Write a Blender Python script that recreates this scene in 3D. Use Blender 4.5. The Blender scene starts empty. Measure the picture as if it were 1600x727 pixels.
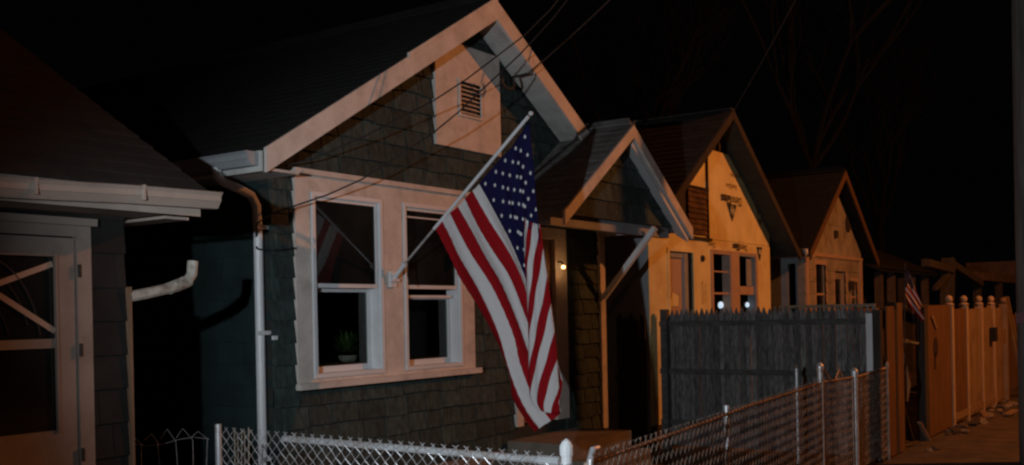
import bpy, bmesh, math, random
from mathutils import Vector
rnd = random.Random(7)
sc = bpy.context.scene
COL = sc.collection

# ------------------------------------------------------------ camera
A = math.radians(34.4)                      # view axis above the +X (street) direction
cam_d = bpy.data.cameras.new('camera'); cam = bpy.data.objects.new('camera', cam_d); COL.objects.link(cam)
cam.location = (0, 0, 1.8)
cam_d.sensor_fit = 'HORIZONTAL'; cam_d.sensor_width = 36.0; cam_d.lens = 36.0
cam_d.shift_y = 0.0797; cam_d.clip_end = 600
view = Vector((math.cos(A), math.sin(A), 0))
q = view.to_track_quat('-Z', 'Y')
from mathutils import Quaternion
cam.rotation_mode = 'QUATERNION'
cam.rotation_quaternion = Quaternion(view, math.radians(1.2)) @ q
sc.camera = cam

# ------------------------------------------------------------ night sky and lamps
w = bpy.data.worlds.new('World'); sc.world = w; w.use_nodes = True
bg = w.node_tree.nodes['Background']; bg.inputs[0].default_value = (0.55, 0.6, 0.8, 1); bg.inputs[1].default_value = 0.0009
sc.view_settings.view_transform = 'Standard'; sc.view_settings.look = 'None'
sc.view_settings.exposure = 0.0; sc.view_settings.gamma = 1
sc.render.engine = 'CYCLES'
sc.cycles.pixel_filter_type = 'BLACKMAN_HARRIS'; sc.cycles.filter_width = 2.4
sc.cycles.use_denoising = True
sc.cycles.max_bounces = 6; sc.cycles.transparent_max_bounces = 12

def lamp(name, kind, loc, energy, color, radius, target=None, size=None, blend=None):
    d = bpy.data.lights.new(name, kind); o = bpy.data.objects.new(name, d); COL.objects.link(o)
    o.location = loc; d.energy = energy; d.color = color; d.shadow_soft_size = radius
    if target:
        o.rotation_euler = (Vector(target) - Vector(loc)).to_track_quat('-Z', 'Y').to_euler()
    if size: d.spot_size = math.radians(size); d.spot_blend = blend
    return o
lamp('sodium_street_light', 'POINT', (16.0, -3.0, 7.0), 1900, (1.0, 0.31, 0.075), 0.10)
lamp('far_sodium_street_light', 'POINT', (37.0, -4.0, 7.5), 300, (1.0, 0.28, 0.06), 0.12)
lamp('near_sodium_street_light', 'POINT', (-14.0, -9.0, 8.0), 190, (1.0, 0.52, 0.32), 0.10)
lamp('white_work_lamp', 'SPOT', (0.55, 2.2, 2.25), 640, (0.84, 0.93, 1.0), 0.03, (10, 3.8, 2.3), 88, 0.75)

# ------------------------------------------------------------ materials
def mat(name, base, rough=0.7, var=0.12, scale=6.0, bump=0.2, bscale=40.0, island=0.0, metal=0.0, dirt=None, dscale=3.0, damt=0.5, spec=0.4, stretch=None):
    m = bpy.data.materials.new(name); m.use_nodes = True
    nt = m.node_tree; N = nt.nodes; Lk = nt.links
    b = N['Principled BSDF']; b.inputs['Roughness'].default_value = rough; b.inputs['Metallic'].default_value = metal
    b.inputs['Specular IOR Level'].default_value = spec
    tc = N.new('ShaderNodeTexCoord'); src = tc.outputs['Object']
    if stretch:
        mp = N.new('ShaderNodeMapping'); mp.inputs['Scale'].default_value = stretch; Lk.new(src, mp.inputs[0]); src = mp.outputs[0]
    n1 = N.new('ShaderNodeTexNoise'); n1.inputs['Scale'].default_value = scale; n1.inputs['Detail'].default_value = 6
    Lk.new(src, n1.inputs['Vector'])
    mr = N.new('ShaderNodeMapRange'); mr.inputs[1].default_value = 0.25; mr.inputs[2].default_value = 0.75
    mr.inputs[3].default_value = 1 - var * 2; mr.inputs[4].default_value = 1 + var * 2
    Lk.new(n1.outputs[0], mr.inputs[0]); val = mr.outputs[0]
    if island:
        g = N.new('ShaderNodeNewGeometry'); m2 = N.new('ShaderNodeMapRange')
        m2.inputs[3].default_value = 1 - island; m2.inputs[4].default_value = 1 + island
        Lk.new(g.outputs['Random Per Island'], m2.inputs[0])
        mu = N.new('ShaderNodeMath'); mu.operation = 'MULTIPLY'; Lk.new(val, mu.inputs[0]); Lk.new(m2.outputs[0], mu.inputs[1]); val = mu.outputs[0]
    vm = N.new('ShaderNodeVectorMath'); vm.operation = 'SCALE'; vm.inputs[0].default_value = base
    Lk.new(val, vm.inputs['Scale']); colr = vm.outputs[0]
    if dirt:
        n3 = N.new('ShaderNodeTexNoise'); n3.inputs['Scale'].default_value = dscale; n3.inputs['Detail'].default_value = 8; n3.inputs['Roughness'].default_value = 0.65
        Lk.new(src, n3.inputs['Vector'])
        r3 = N.new('ShaderNodeMapRange'); r3.inputs[1].default_value = 0.5; r3.inputs[2].default_value = 0.68; r3.inputs[3].default_value = 0; r3.inputs[4].default_value = damt
        Lk.new(n3.outputs[0], r3.inputs[0])
        mx = N.new('ShaderNodeMix'); mx.data_type = 'RGBA'; mx.inputs['B'].default_value = (*dirt, 1)
        Lk.new(r3.outputs[0], mx.inputs['Factor']); Lk.new(colr, mx.inputs['A']); colr = mx.outputs['Result']
    Lk.new(colr, b.inputs['Base Color'])
    if bump:
        n2 = N.new('ShaderNodeTexNoise'); n2.inputs['Scale'].default_value = bscale; n2.inputs['Detail'].default_value = 4
        Lk.new(src, n2.inputs['Vector'])
        bp = N.new('ShaderNodeBump'); bp.inputs['Strength'].default_value = bump; bp.inputs['Distance'].default_value = 0.01
        Lk.new(n2.outputs[0], bp.inputs['Height']); Lk.new(bp.outputs[0], b.inputs['Normal'])
    return m
def emit(name, c, s):
    m = bpy.data.materials.new(name); m.use_nodes = True
    b = m.node_tree.nodes['Principled BSDF']; b.inputs['Base Color'].default_value = (*c, 1)
    b.inputs['Emission Color'].default_value = (*c, 1); b.inputs['Emission Strength'].default_value = s
    return m
def glassy(name, base, rough=0.05):
    m = mat(name, base, rough, 0.3, 2.5, 0.012, 5.0, spec=0.7, dirt=(0.022, 0.022, 0.020), dscale=2, damt=0.6)
    return m

M = {}
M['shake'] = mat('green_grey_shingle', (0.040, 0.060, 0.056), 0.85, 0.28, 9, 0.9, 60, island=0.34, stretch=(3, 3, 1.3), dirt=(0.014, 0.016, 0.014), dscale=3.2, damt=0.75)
M['shakeback'] = mat('shingle_gap', (0.03, 0.035, 0.03), 0.9, 0.1)
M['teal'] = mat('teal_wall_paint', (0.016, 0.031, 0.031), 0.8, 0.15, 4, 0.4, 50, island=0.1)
M['white'] = mat('aged_white_paint', (0.63, 0.57, 0.52), 0.6, 0.09, 5, 0.35, 45, dirt=(0.30, 0.26, 0.22), dscale=6.5, damt=0.38)
M['vinyl'] = mat('white_vinyl', (0.70, 0.72, 0.74), 0.4, 0.03, 3, 0.05, 40, dirt=(0.45, 0.45, 0.45), dscale=4, damt=0.3)
M['soffit'] = mat('soffit_boards', (0.52, 0.52, 0.50), 0.6, 0.08, 4, 0.2, 50, island=0.05, dirt=(0.28, 0.25, 0.22), dscale=3, damt=0.5)
M['roof'] = mat('asphalt_shingle', (0.015, 0.013, 0.0115), 0.95, 0.2, 10, 0.7, 220, island=0.28, dirt=(0.016, 0.014, 0.013), dscale=1.6, damt=0.6)
M['roof2'] = mat('brown_asphalt_shingle', (0.060, 0.048, 0.042), 0.95, 0.2, 8, 0.7, 200, island=0.22, dirt=(0.03, 0.024, 0.02), dscale=1.4, damt=0.7)
M['roofgrey'] = mat('grey_asphalt_shingle', (0.17, 0.165, 0.16), 0.95, 0.15, 10, 0.7, 220, island=0.16, dirt=(0.11, 0.1, 0.09), dscale=2, damt=0.5)
M['dull'] = mat('grimy_cream_paint', (0.29, 0.235, 0.20), 0.6, 0.08, 3, 0.2, 50, dirt=(0.18, 0.13, 0.10), dscale=2.2, damt=0.6)
M['elbow'] = mat('chipped_cream_enamel', (0.36, 0.34, 0.30), 0.7, 0.15, 6, 0.4, 40, dirt=(0.12, 0.09, 0.07), dscale=9, damt=0.8)
M['glass'] = glassy('dark_window_glass', (0.013, 0.013, 0.012), 0.03)
def thin_glass():
    m = bpy.data.materials.new('clear_window_glass'); m.use_nodes = True; nt = m.node_tree; N = nt.nodes; Lk = nt.links
    N.remove(N['Principled BSDF']); o = N['Material Output']
    tr_ = N.new('ShaderNodeBsdfTransparent'); tr_.inputs[0].default_value = (0.75, 0.78, 0.76, 1)
    gl = N.new('ShaderNodeBsdfGlossy'); gl.inputs['Roughness'].default_value = 0.03
    lw = N.new('ShaderNodeLayerWeight'); pw = N.new('ShaderNodeMath'); pw.operation = 'POWER'; pw.inputs[1].default_value = 4.0; mx = N.new('ShaderNodeMixShader')
    lw.inputs[0].default_value = 0.5; fr = N.new('ShaderNodeMath'); fr.operation = 'MULTIPLY_ADD'; fr.inputs[1].default_value = 0.5; fr.inputs[2].default_value = 0.03
    Lk.new(lw.outputs['Facing'], pw.inputs[0]); Lk.new(pw.outputs[0], fr.inputs[0]); Lk.new(fr.outputs[0], mx.inputs[0]); Lk.new(tr_.outputs[0], mx.inputs[1]); Lk.new(gl.outputs[0], mx.inputs[2]); Lk.new(mx.outputs[0], o.inputs['Surface'])
    return m
M['clear'] = thin_glass()
M['screen'] = mat('insect_screen', (0.012, 0.013, 0.013), 0.5, 0.1)
M['black'] = mat('blackened_interior', (0.01, 0.009, 0.008), 0.9, 0.1)
M['concrete'] = mat('stained_concrete', (0.20, 0.165, 0.13), 0.9, 0.15, 5, 0.5, 40, dirt=(0.10, 0.08, 0.06), dscale=2.5, damt=0.6)
M['galv'] = mat('galvanised_wire', (0.62, 0.64, 0.66), 0.42, 0.12, 15, 0.1, 60, metal=0.55, dirt=(0.25, 0.13, 0.07), dscale=7, damt=0.5)
M['rusty'] = mat('rusted_wire', (0.36, 0.29, 0.24), 0.6, 0.25, 12, 0.3, 60, metal=0.2, dirt=(0.20, 0.08, 0.035), dscale=5, damt=0.85)
M['postmetal'] = mat('galvanised_post', (0.60, 0.62, 0.64), 0.4, 0.1, 8, 0.1, 60, metal=0.4, dirt=(0.26, 0.13, 0.06), dscale=6, damt=0.6)
M['greywood'] = mat('weathered_grey_picket', (0.20, 0.20, 0.20), 0.9, 0.3, 6, 0.9, 40, island=0.4, stretch=(8, 10, 2.0), dirt=(0.05, 0.048, 0.045), dscale=2.6, damt=0.85)
M['greyrail'] = mat('grey_fence_rail', (0.09, 0.088, 0.085), 0.9, 0.25, 5, 0.5, 40, stretch=(5, 2, 5))
M['darkrail'] = mat('dim_porch_post', (0.10, 0.07, 0.055), 0.9, 0.2)
M['darkwood'] = mat('dark_weathered_wood', (0.045, 0.036, 0.03), 0.9, 0.2, 4, 0.5, 40, stretch=(5, 5, 0.6))
M['brownwood'] = mat('brown_board', (0.17, 0.10, 0.06), 0.85, 0.2, 3, 0.4, 30, island=0.2, stretch=(4, 4, 0.5), dirt=(0.12, 0.07, 0.04), dscale=2, damt=0.5)
M['ply'] = mat('plywood_sheet', (0.13, 0.065, 0.024), 0.8, 0.12, 2.5, 0.3, 30, island=0.08, stretch=(2, 2, 0.7), dirt=(0.10, 0.045, 0.018), dscale=1.8, damt=0.6)
M['cream'] = mat('cream_fence_board', (0.24, 0.165, 0.10), 0.6, 0.1, 3, 0.2, 30, island=0.08, dirt=(0.12, 0.07, 0.038), dscale=2.5, damt=0.5)
M['creampost'] = mat('cream_vinyl_post', (0.46, 0.34, 0.22), 0.6, 0.1, 3, 0.2, 30, dirt=(0.2, 0.12, 0.07), dscale=3, damt=0.6)
M['sheath'] = mat('yellow_gypsum_sheathing', (0.82, 0.70, 0.36), 0.75, 0.08, 2.5, 0.3, 80, dirt=(0.62, 0.42, 0.15), dscale=1.2, damt=0.8)
M['ink'] = mat('black_print_ink', (0.035, 0.028, 0.022), 0.8, 0.2)
M['fade_ink'] = mat('faded_print_ink', (0.25, 0.16, 0.07), 0.8, 0.2)
M['pinkwood'] = mat('primed_pink_trim', (0.50, 0.36, 0.28), 0.7, 0.1, 4, 0.2, 40, dirt=(0.33, 0.2, 0.14), dscale=4, damt=0.4)
M['blacktar'] = mat('tar_shingle_remnant', (0.10, 0.055, 0.03), 0.85, 0.2, 8, 0.6, 80, island=0.3)
M['greytrim'] = mat('grey_blue_paint', (0.32, 0.34, 0.36), 0.7, 0.08, 4, 0.2, 40, dirt=(0.2, 0.2, 0.2), dscale=3, damt=0.5)
M['tanwall'] = mat('tan_stucco', (0.33, 0.29, 0.24), 0.85, 0.15, 3, 0.4, 30, island=0.06, dirt=(0.14, 0.1, 0.07), dscale=2, damt=0.6)
M['bark'] = mat('tree_bark', (0.008, 0.0085, 0.008), 0.95, 0.2, 8, 0.6, 20)
M['pole'] = mat('creosote_pole', (0.14, 0.13, 0.12), 0.9, 0.2, 4, 0.5, 30, stretch=(6, 6, 0.4))
M['dimcable'] = mat('grey_cable', (0.03, 0.03, 0.03), 0.7, 0.1)
M['cable'] = mat('black_cable', (0.02, 0.02, 0.02), 0.6, 0.1)
M['soil'] = mat('bare_soil', (0.09, 0.065, 0.045), 1.0, 0.25, 3, 1.0, 25, dirt=(0.05, 0.045, 0.03), dscale=1.2, damt=0.8)
M['walk'] = mat('sandy_sidewalk', (0.085, 0.062, 0.046), 0.95, 0.2, 4, 0.8, 50, dirt=(0.055, 0.038, 0.027), dscale=2.2, damt=0.8)
M['asphalt'] = mat('street_asphalt', (0.05, 0.05, 0.05), 0.95, 0.15, 5, 0.6, 90)
M['rubble'] = mat('rubble', (0.09, 0.06, 0.04), 0.9, 0.25, 10, 0.6, 40)
M['red'] = mat('red_debris', (0.35, 0.05, 0.03), 0.6, 0.1)
M['bulb'] = emit('warm_bulb', (1.0, 0.62, 0.28), 4.0)
M['cool'] = emit('white_lamp_face', (0.62, 0.82, 1.0), 0.85)  # glow that imitates a reflection in window glass

# ------------------------------------------------------------ mesh helpers
class MB:
    def __init__(s): s.v = []; s.f = []; s.mi = []; s.m = 0
    def poly(s, pts):
        i = len(s.v); s.v += [tuple(p) for p in pts]; s.f.append(tuple(range(i, i + len(pts)))); s.mi.append(s.m)
    def hull(s, a, b):                       # loops a and b joined by sides, both capped
        n = len(a); i = len(s.v); s.v += [tuple(p) for p in a] + [tuple(p) for p in b]
        s.f.append(tuple(i + k for k in reversed(range(n)))); s.f.append(tuple(i + n + k for k in range(n)))
        for k in range(n):
            s.f.append((i + k, i + (k + 1) % n, i + n + (k + 1) % n, i + n + k))
        s.mi += [s.m] * (n + 2)
    def box(s, x0, x1, y0, y1, z0, z1):
        s.hull([(x0, y0, z0), (x1, y0, z0), (x1, y1, z0), (x0, y1, z0)], [(x0, y0, z1), (x1, y0, z1), (x1, y1, z1), (x0, y1, z1)])
    def bar(s, p, q, wd, ht, up=(0, 0, 1)):   # rectangular bar from p to q
        p = Vector(p); q = Vector(q); d = (q - p).normalized(); up = Vector(up)
        sd = d.cross(up)
        if sd.length < 1e-4: sd = d.cross(Vector((0, 1, 0)))
        sd.normalize(); u = sd.cross(d).normalized()
        r = [sd * (wd / 2) + u * (ht / 2), -sd * (wd / 2) + u * (ht / 2), -sd * (wd / 2) - u * (ht / 2), sd * (wd / 2) - u * (ht / 2)]
        s.hull([p + k for k in r], [q + k for k in r])
    def tube(s, pts, r, n=8, cap=True):
        pts = [Vector(p) for p in pts]; rs = r if isinstance(r, (list, tuple)) else [r] * len(pts)
        rings = []; ref = None
        for k, p in enumerate(pts):
            d = (pts[min(k + 1, len(pts) - 1)] - pts[max(k - 1, 0)])
            if d.length < 1e-9: d = Vector((0, 0, 1))
            d.normalize()
            if ref is None:
                ref = d.cross(Vector((0.31, 0.17, 0.93)))
                if ref.length < 1e-3: ref = d.cross(Vector((1, 0, 0)))
            ref = (ref - d * ref.dot(d)).normalized(); b = d.cross(ref)
            i = len(s.v)
            for a in range(n):
                t = 2 * math.pi * a / n; s.v.append(tuple(p + (ref * math.cos(t) + b * math.sin(t)) * rs[k]))
            rings.append(i)
        for k in range(len(rings) - 1):
            for a in range(n):
                s.f.append((rings[k] + a, rings[k] + (a + 1) % n, rings[k + 1] + (a + 1) % n, rings[k + 1] + a)); s.mi.append(s.m)
        if cap:
            s.f.append(tuple(rings[0] + a for a in reversed(range(n)))); s.f.append(tuple(rings[-1] + a for a in range(n))); s.mi += [s.m] * 2
    def ball(s, c, r, n=10, m=7, sz=1.0):
        pts = []; rs = []
        for k in range(m + 1):
            t = math.pi * k / m; pts.append((c[0], c[1], c[2] - r * sz * math.cos(t))); rs.append(max(r * math.sin(t), r * 0.02))
        s.tube(pts, rs, n)
    def build(s, name, mats, parent=None, smooth=False):
        me = bpy.data.meshes.new(name); me.from_pydata(s.v, [], s.f)
        for m in (mats if isinstance(mats, (list, tuple)) else [mats]): me.materials.append(m)
        me.polygons.foreach_set('material_index', s.mi)
        if smooth: me.polygons.foreach_set('use_smooth', [True] * len(me.polygons))
        me.update()
        bm = bmesh.new(); bm.from_mesh(me); bmesh.ops.recalc_face_normals(bm, faces=bm.faces); bm.to_mesh(me); bm.free()
        o = bpy.data.objects.new(name, me); COL.objects.link(o)
        if parent is not None: o.parent = parent; o.location = -wloc(parent)
        return o
def wloc(p):
    l = Vector(p.location)
    while p.parent is not None: p = p.parent; l = l + Vector(p.location)
    return l
def tag(o, label=None, cat=None, group=None, kind=None):
    for k, v_ in (('label', label), ('category', cat), ('group', group), ('kind', kind)):
        if v_: o[k] = v_
    return o
def thing(name, loc, label, cat, group=None):
    o = bpy.data.objects.new(name, None); o.empty_display_size = 0.2; COL.objects.link(o); o.location = loc
    return tag(o, label, cat, group)

def clip(poly, planes):                      # convex clip; plane (a,b,c): a*u+b*w<=c
    for a, b, c in planes:
        out = []
        for k in range(len(poly)):
            p, q_ = poly[k], poly[(k + 1) % len(poly)]
            dp = a * p[0] + b * p[1] - c; dq = a * q_[0] + b * q_[1] - c
            if dp <= 0: out.append(p)
            if (dp < 0 < dq) or (dq < 0 < dp):
                t = dp / (dp - dq); out.append((p[0] + t * (q_[0] - p[0]), p[1] + t * (q_[1] - p[1])))
        poly = out
        if len(poly) < 3: return []
    return poly
def cut_rect(r, holes):
    rs = [r]
    for h in holes:
        nr = []
        for (a, b, c, d) in rs:
            if h[0] >= b or h[1] <= a or h[2] >= d or h[3] <= c: nr.append((a, b, c, d)); continue
            if h[0] > a: nr.append((a, h[0], c, d))
            if h[1] < b: nr.append((h[1], b, c, d))
            x0, x1 = max(a, h[0]), min(b, h[1])
            if h[2] > c: nr.append((x0, x1, c, h[2]))
            if h[3] < d: nr.append((x0, x1, h[3], d))
        rs = nr
    return rs
def shingles(mb, O, U, W, N, bounds, planes, expo, width, thick, holes=(), jw=0.15, joff=0.006, gap=0.004, lift=0.004):
    O, U, W, N = map(Vector, (O, U, W, N)); u0, u1, w0, w1 = bounds; k = 0; wv = w0
    while wv < w1:
        off = (0.5 * width if k % 2 else 0) + rnd.uniform(-jw, jw) * width * 0.5
        u = u0 - off - width
        while u < u1:
            wd = width * (1 + rnd.uniform(-jw, jw)); a, b = u, u + wd - gap; u += wd
            bot = wv - rnd.uniform(0, joff); top = wv + expo - 0.001
            ex = rnd.uniform(0, thick * 0.25)
            for r in cut_rect((max(a, u0), min(b, u1), bot, top), holes):
                if r[1] - r[0] < 0.004 or r[3] - r[2] < 0.004: continue
                pl = clip([(r[0], r[2]), (r[1], r[2]), (r[1], r[3]), (r[0], r[3])], planes)
                if len(pl) < 3: continue
                def P3(p, h): return O + U * p[0] + W * p[1] + N * h
                mb.hull([P3(p, 0.0) for p in pl], [P3(p, lift + ex + thick * max(0, 1 - (p[1] - bot) / expo)) for p in pl])
        wv += expo; k += 1
def slab(mb, O, U, W, N, bounds, planes, t, holes=()):
    O, U, W, N = map(Vector, (O, U, W, N))
    us = sorted({bounds[0], bounds[1], *[h[0] for h in holes], *[h[1] for h in holes]})
    ws = sorted({bounds[2], bounds[3], *[h[2] for h in holes], *[h[3] for h in holes]})
    for i in range(len(us) - 1):
        for j in range(len(ws) - 1):
            a, b, c, d = us[i], us[i + 1], ws[j], ws[j + 1]; mu, mw = (a + b) / 2, (c + d) / 2
            if any(h[0] < mu < h[1] and h[2] < mw < h[3] for h in holes): continue
            pl = clip([(a, c), (b, c), (b, d), (a, d)], planes)
            if len(pl) >= 3:
                mb.hull([O + U * p[0] + W * p[1] for p in pl], [O + U * p[0] + W * p[1] - N * t for p in pl])
X, Y, Z = (1, 0, 0), (0, 1, 0), (0, 0, 1); FRONT = (0, -1, 0)
def gable_planes(cx, zr, s):                 # below both slopes
    return [(s, 1, zr + s * cx), (-s, 1, zr - s * cx)]
def roof_pair(root, cx, zr, s, xl, xr, y0, y1, material, expo=0.14, width=0.32, thick=0.005, t=0.06, label=None, name='roof'):
    mb = MB(); c = math.sqrt(1 + s * s)
    for sg, xe in ((-1, xl), (1, xr)):
        W = Vector((-sg, 0, s)) / c; N = Vector((sg * s, 0, 1)) / c
        run = abs(xe - cx) * c; O = Vector((xe, 0, zr - s * abs(xe - cx)))
        slab(mb, O, Y, W, N, (y0, y1, 0, run), [], t)
        shingles(mb, O, Y, W, N, (y0 - 0.015, y1, -0.02, run), [], expo, width, thick, joff=0.01)
    mb.bar((cx, y0 - 0.01, zr + 0.012), (cx, y1, zr + 0.012), 0.16, 0.02)
    return mb.build(name, material, root)
def rake_board(root, cx, zr, s, xe_l, xe_r, y, h, th, material, drop=0.0, step=None, name='rake_board'):
    obs = []
    for sg, xe in ((-1, xe_l), (1, xe_r)):
        mb = MB(); zt = zr - drop
        ze = zt - s * abs(xe - cx)
        a = [(cx, zt), (xe, ze), (xe, ze - h), (cx, zt - h)]
        mb.hull([(p[0], y, p[1]) for p in a], [(p[0], y + th, p[1]) for p in a])
        if step and sg < 0:
            zs = zt - s * abs(step - cx); b = [(cx, zt + 0.035), (step, zs + 0.035), (step, zs - 0.01), (cx, zt - 0.01)]
            mb.hull([(p[0], y - 0.012, p[1]) for p in b], [(p[0], y + 0.01, p[1]) for p in b])
        obs.append(mb.build(name, material, root))
    return obs

# ------------------------------------------------------------ ground
def sheet(name, x0, x1, y0, y1, z, m, nx=1, ny=1, h=0.0):
    mb = MB()
    for i in range(nx):
        for j in range(ny):
            pass
    me = bpy.data.meshes.new(name); vs = []; fs = []
    for j in range(ny + 1):
        for i in range(nx + 1):
            vs.append((x0 + (x1 - x0) * i / nx, y0 + (y1 - y0) * j / ny, z + (rnd.uniform(-h, h) if 0 < i < nx and 0 < j < ny else 0)))
    for j in range(ny):
        for i in range(nx):
            a = j * (nx + 1) + i; fs.append((a, a + 1, a + nx + 2, a + nx + 1))
    me.from_pydata(vs, [], fs); me.materials.append(m); me.update()
    o = bpy.data.objects.new(name, me); COL.objects.link(o); return tag(o, kind='structure')
sheet('ground', -300, 400, -300, 400, -0.03, M['soil'])
sheet('yard', 3.0, 60, 3.24, 30, 0.0, M['soil'], 90, 50, 0.02)
mb = MB(); mb.box(-60, 200, -8, 1.42, -0.2, -0.118 + 0.0); tag(mb.build('street', M['asphalt']), kind='structure')
mb = MB()
for k in range(60):
    x = -20 + 1.5 * k; mb.box(x, x + 1.49, 1.58, 3.23, -0.15, rnd.uniform(-0.006, 0.002))
tag(mb.build('sidewalk', M['walk']), kind='structure')
mb = MB()
for k in range(30): mb.box(-20 + 3 * k, -20 + 3 * k + 2.99, 1.42, 1.575, -0.2, 0.0)
tag(mb.build('kerb', M['concrete']), kind='structure')
# ground is low under the street so that the street shows
bpy.data.objects['ground'].location.z = -0.12

# ------------------------------------------------------------ house with the flag
H1 = thing('house', (8.1, 6.0, 0), 'small green shingled bungalow with peach trim and double front window, behind the large flag', 'house')
CX, ZR, S = 8.13, 4.84, 0.60
XL, XR, YW = 5.53, 10.75, 6.04
win_hole = [(5.93, 6.79, 1.31, 2.83), (7.07, 7.93, 1.31, 2.83)]
door_hole = [(8.95, 9.64, 0.62, 2.62)]
vent_hole = [(7.955, 8.29, 3.76, 4.08)]
mb = MB()
gp = gable_planes(CX, ZR - 0.085, S)
slab(mb, (0, YW + 0.02, 0), X, Z, FRONT, (XL, XR, 0.0, 4.75), gp, 0.12, win_hole + door_hole + vent_hole)
mb.m = 1
trim_block = [(5.77, 8.12, 1.24, 2.98), (7.59, 8.63, 3.43, 4.43), (8.83, 9.88, 0.5, 2.74)]
shingles(mb, (0, YW + 0.02, 0), X, Z, FRONT, (XL, XR, 0.42, 4.75), gp, 0.172, 0.28, 0.026, trim_block, jw=0.22, joff=0.022, gap=0.013)
mb.m = 2; mb.box(XL - 0.02, XR + 0.02, YW - 0.03, YW + 0.015, 0, 0.41)
wall = mb.build('front_wall', [M['shakeback'], M['shake'], M['concrete']], H1)
mb = MB()
mb.m = 0; mb.box(XL + 0.02, XL + 0.12, YW + 0.14, 15, 0, 3.2); mb.box(XR - 0.12, XR - 0.02, YW + 0.14, 15, 0, 3.2)
slab(mb, (0, 15.1, 0), X, Z, Y, (XL, XR, 0, 4.75), gp, 0.1)
mb.m = 1
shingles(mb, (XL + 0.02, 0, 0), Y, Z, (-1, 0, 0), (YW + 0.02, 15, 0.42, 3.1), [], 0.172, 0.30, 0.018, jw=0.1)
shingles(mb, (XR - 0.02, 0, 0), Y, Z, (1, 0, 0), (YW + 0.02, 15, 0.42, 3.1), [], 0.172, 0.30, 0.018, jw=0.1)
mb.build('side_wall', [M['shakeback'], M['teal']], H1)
# corner boards
mb = MB(); mb.box(XR - 0.10, XR + 0.015, YW - 0.035, YW + 0.06, 0.42, 3.08); mb.build('corner_board', M['white'], H1)
roof_pair(H1, CX, ZR, S, 5.14, 11.12, 5.70, 15.3, M['roof'])
rake_board(H1, CX, ZR, S, 5.16, 11.10, 5.665, 0.185, 0.034, M['white'], drop=0.0, step=6.78)
# soffit boards across the overhang
def rake_soffit(root, cx, zr, s, xl, xr, y0, y1, d, material, wdt=0.11):
    mb = MB(); c = math.sqrt(1 + s * s)
    for sg, xe in ((-1, xl), (1, xr)):
        W = Vector((-sg, 0, s)) / c; N = Vector((sg * s, 0, 1)) / c
        O = Vector((xe, 0, zr - s * abs(xe - cx))) - N * d
        run = abs(xe - cx) * c; u = 0
        while u < run - 0.02:
            e = min(u + wdt, run - 0.01); h = rnd.uniform(0, 0.002)
            a = O + W * u - N * h; b = O + W * (e - 0.005) - N * h
            mb.hull([(a.x, y0, a.z), (b.x, y0, b.z), (b.x, y1, b.z), (a.x, y1, a.z)], [tuple(Vector(p) + N * 0.012) for p in ((a.x, y0, a.z), (b.x, y0, b.z), (b.x, y1, b.z), (a.x, y1, a.z))])
            u += wdt
    return mb.build('soffit', material, root)
rake_soffit(H1, CX, ZR, S, 5.20, 11.06, 5.70, 6.02, 0.085, M['soffit'])
# eave box and gutter on the left
mb = MB(); mb.box(5.15, 5.53, 5.72, 15.2, 2.895, 2.915); mb.box(5.13, 5.15, 5.70, 15.2, 2.88, 3.03); mb.build('eave_soffit', M['soffit'], H1)
def gutter(root, pts_profile, ext0, ext1, axis, material, name='gutter'):
    mb = MB()
    f = (lambda p, e: (p[0], e, p[1])) if axis == 'y' else (lambda p, e: (e, p[0], p[1]))
    t = 0.006; n = len(pts_profile)
    for k in range(n - 1):
        a, b = pts_profile[k], pts_profile[k + 1]
        dx, dz = b[0] - a[0], b[1] - a[1]; l = math.hypot(dx, dz); nx, nz = -dz / l * t, dx / l * t
        q4 = [a, b, (b[0] + nx, b[1] + nz), (a[0] + nx, a[1] + nz)]
        mb.hull([f(p, ext0) for p in q4], [f(p, ext1) for p in q4])
    mb.hull([f(p, ext0) for p in pts_profile], [f(p, ext0 + (0.004 if ext1 > ext0 else -0.004)) for p in pts_profile])
    return mb.build(name, material, root)
gutter(H1, [(5.128, 3.02), (5.128, 2.925), (5.065, 2.925), (5.035, 2.965), (5.03, 3.0), (5.01, 3.02)], 5.72, 15.2, 'y', M['greytrim'])
# downspout with its offset elbows
def rect_pipe(mb, pts, wd, ht):
    for k in range(len(pts) - 1): mb.bar(pts[k], pts[k + 1], wd, ht)
mb = MB(); mb.tube([(5.07, 6.12, 2.94), (5.08, 6.12, 2.88), (5.14, 6.13, 2.84), (5.30, 6.13, 2.80), (5.40, 6.12, 2.76), (5.45, 6.115, 2.68), (5.455, 6.11, 2.5), (5.455, 6.11, 0.25)], [0.036] * 8, 10)
for z in (1.68, 2.5, 0.7): mb.box(5.405, 5.51, 6.062, 6.08, z, z + 0.03); mb.box(5.49, 5.53, 6.07, 6.16, z, z + 0.03)
mb.build('downspout', M['vinyl'], H1, smooth=False)
mb = MB(); mb.box(5.50, 5.535, 6.0, 6.03, 1.64, 1.67); mb.build('strap_clip', M['vinyl'], H1)
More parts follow.
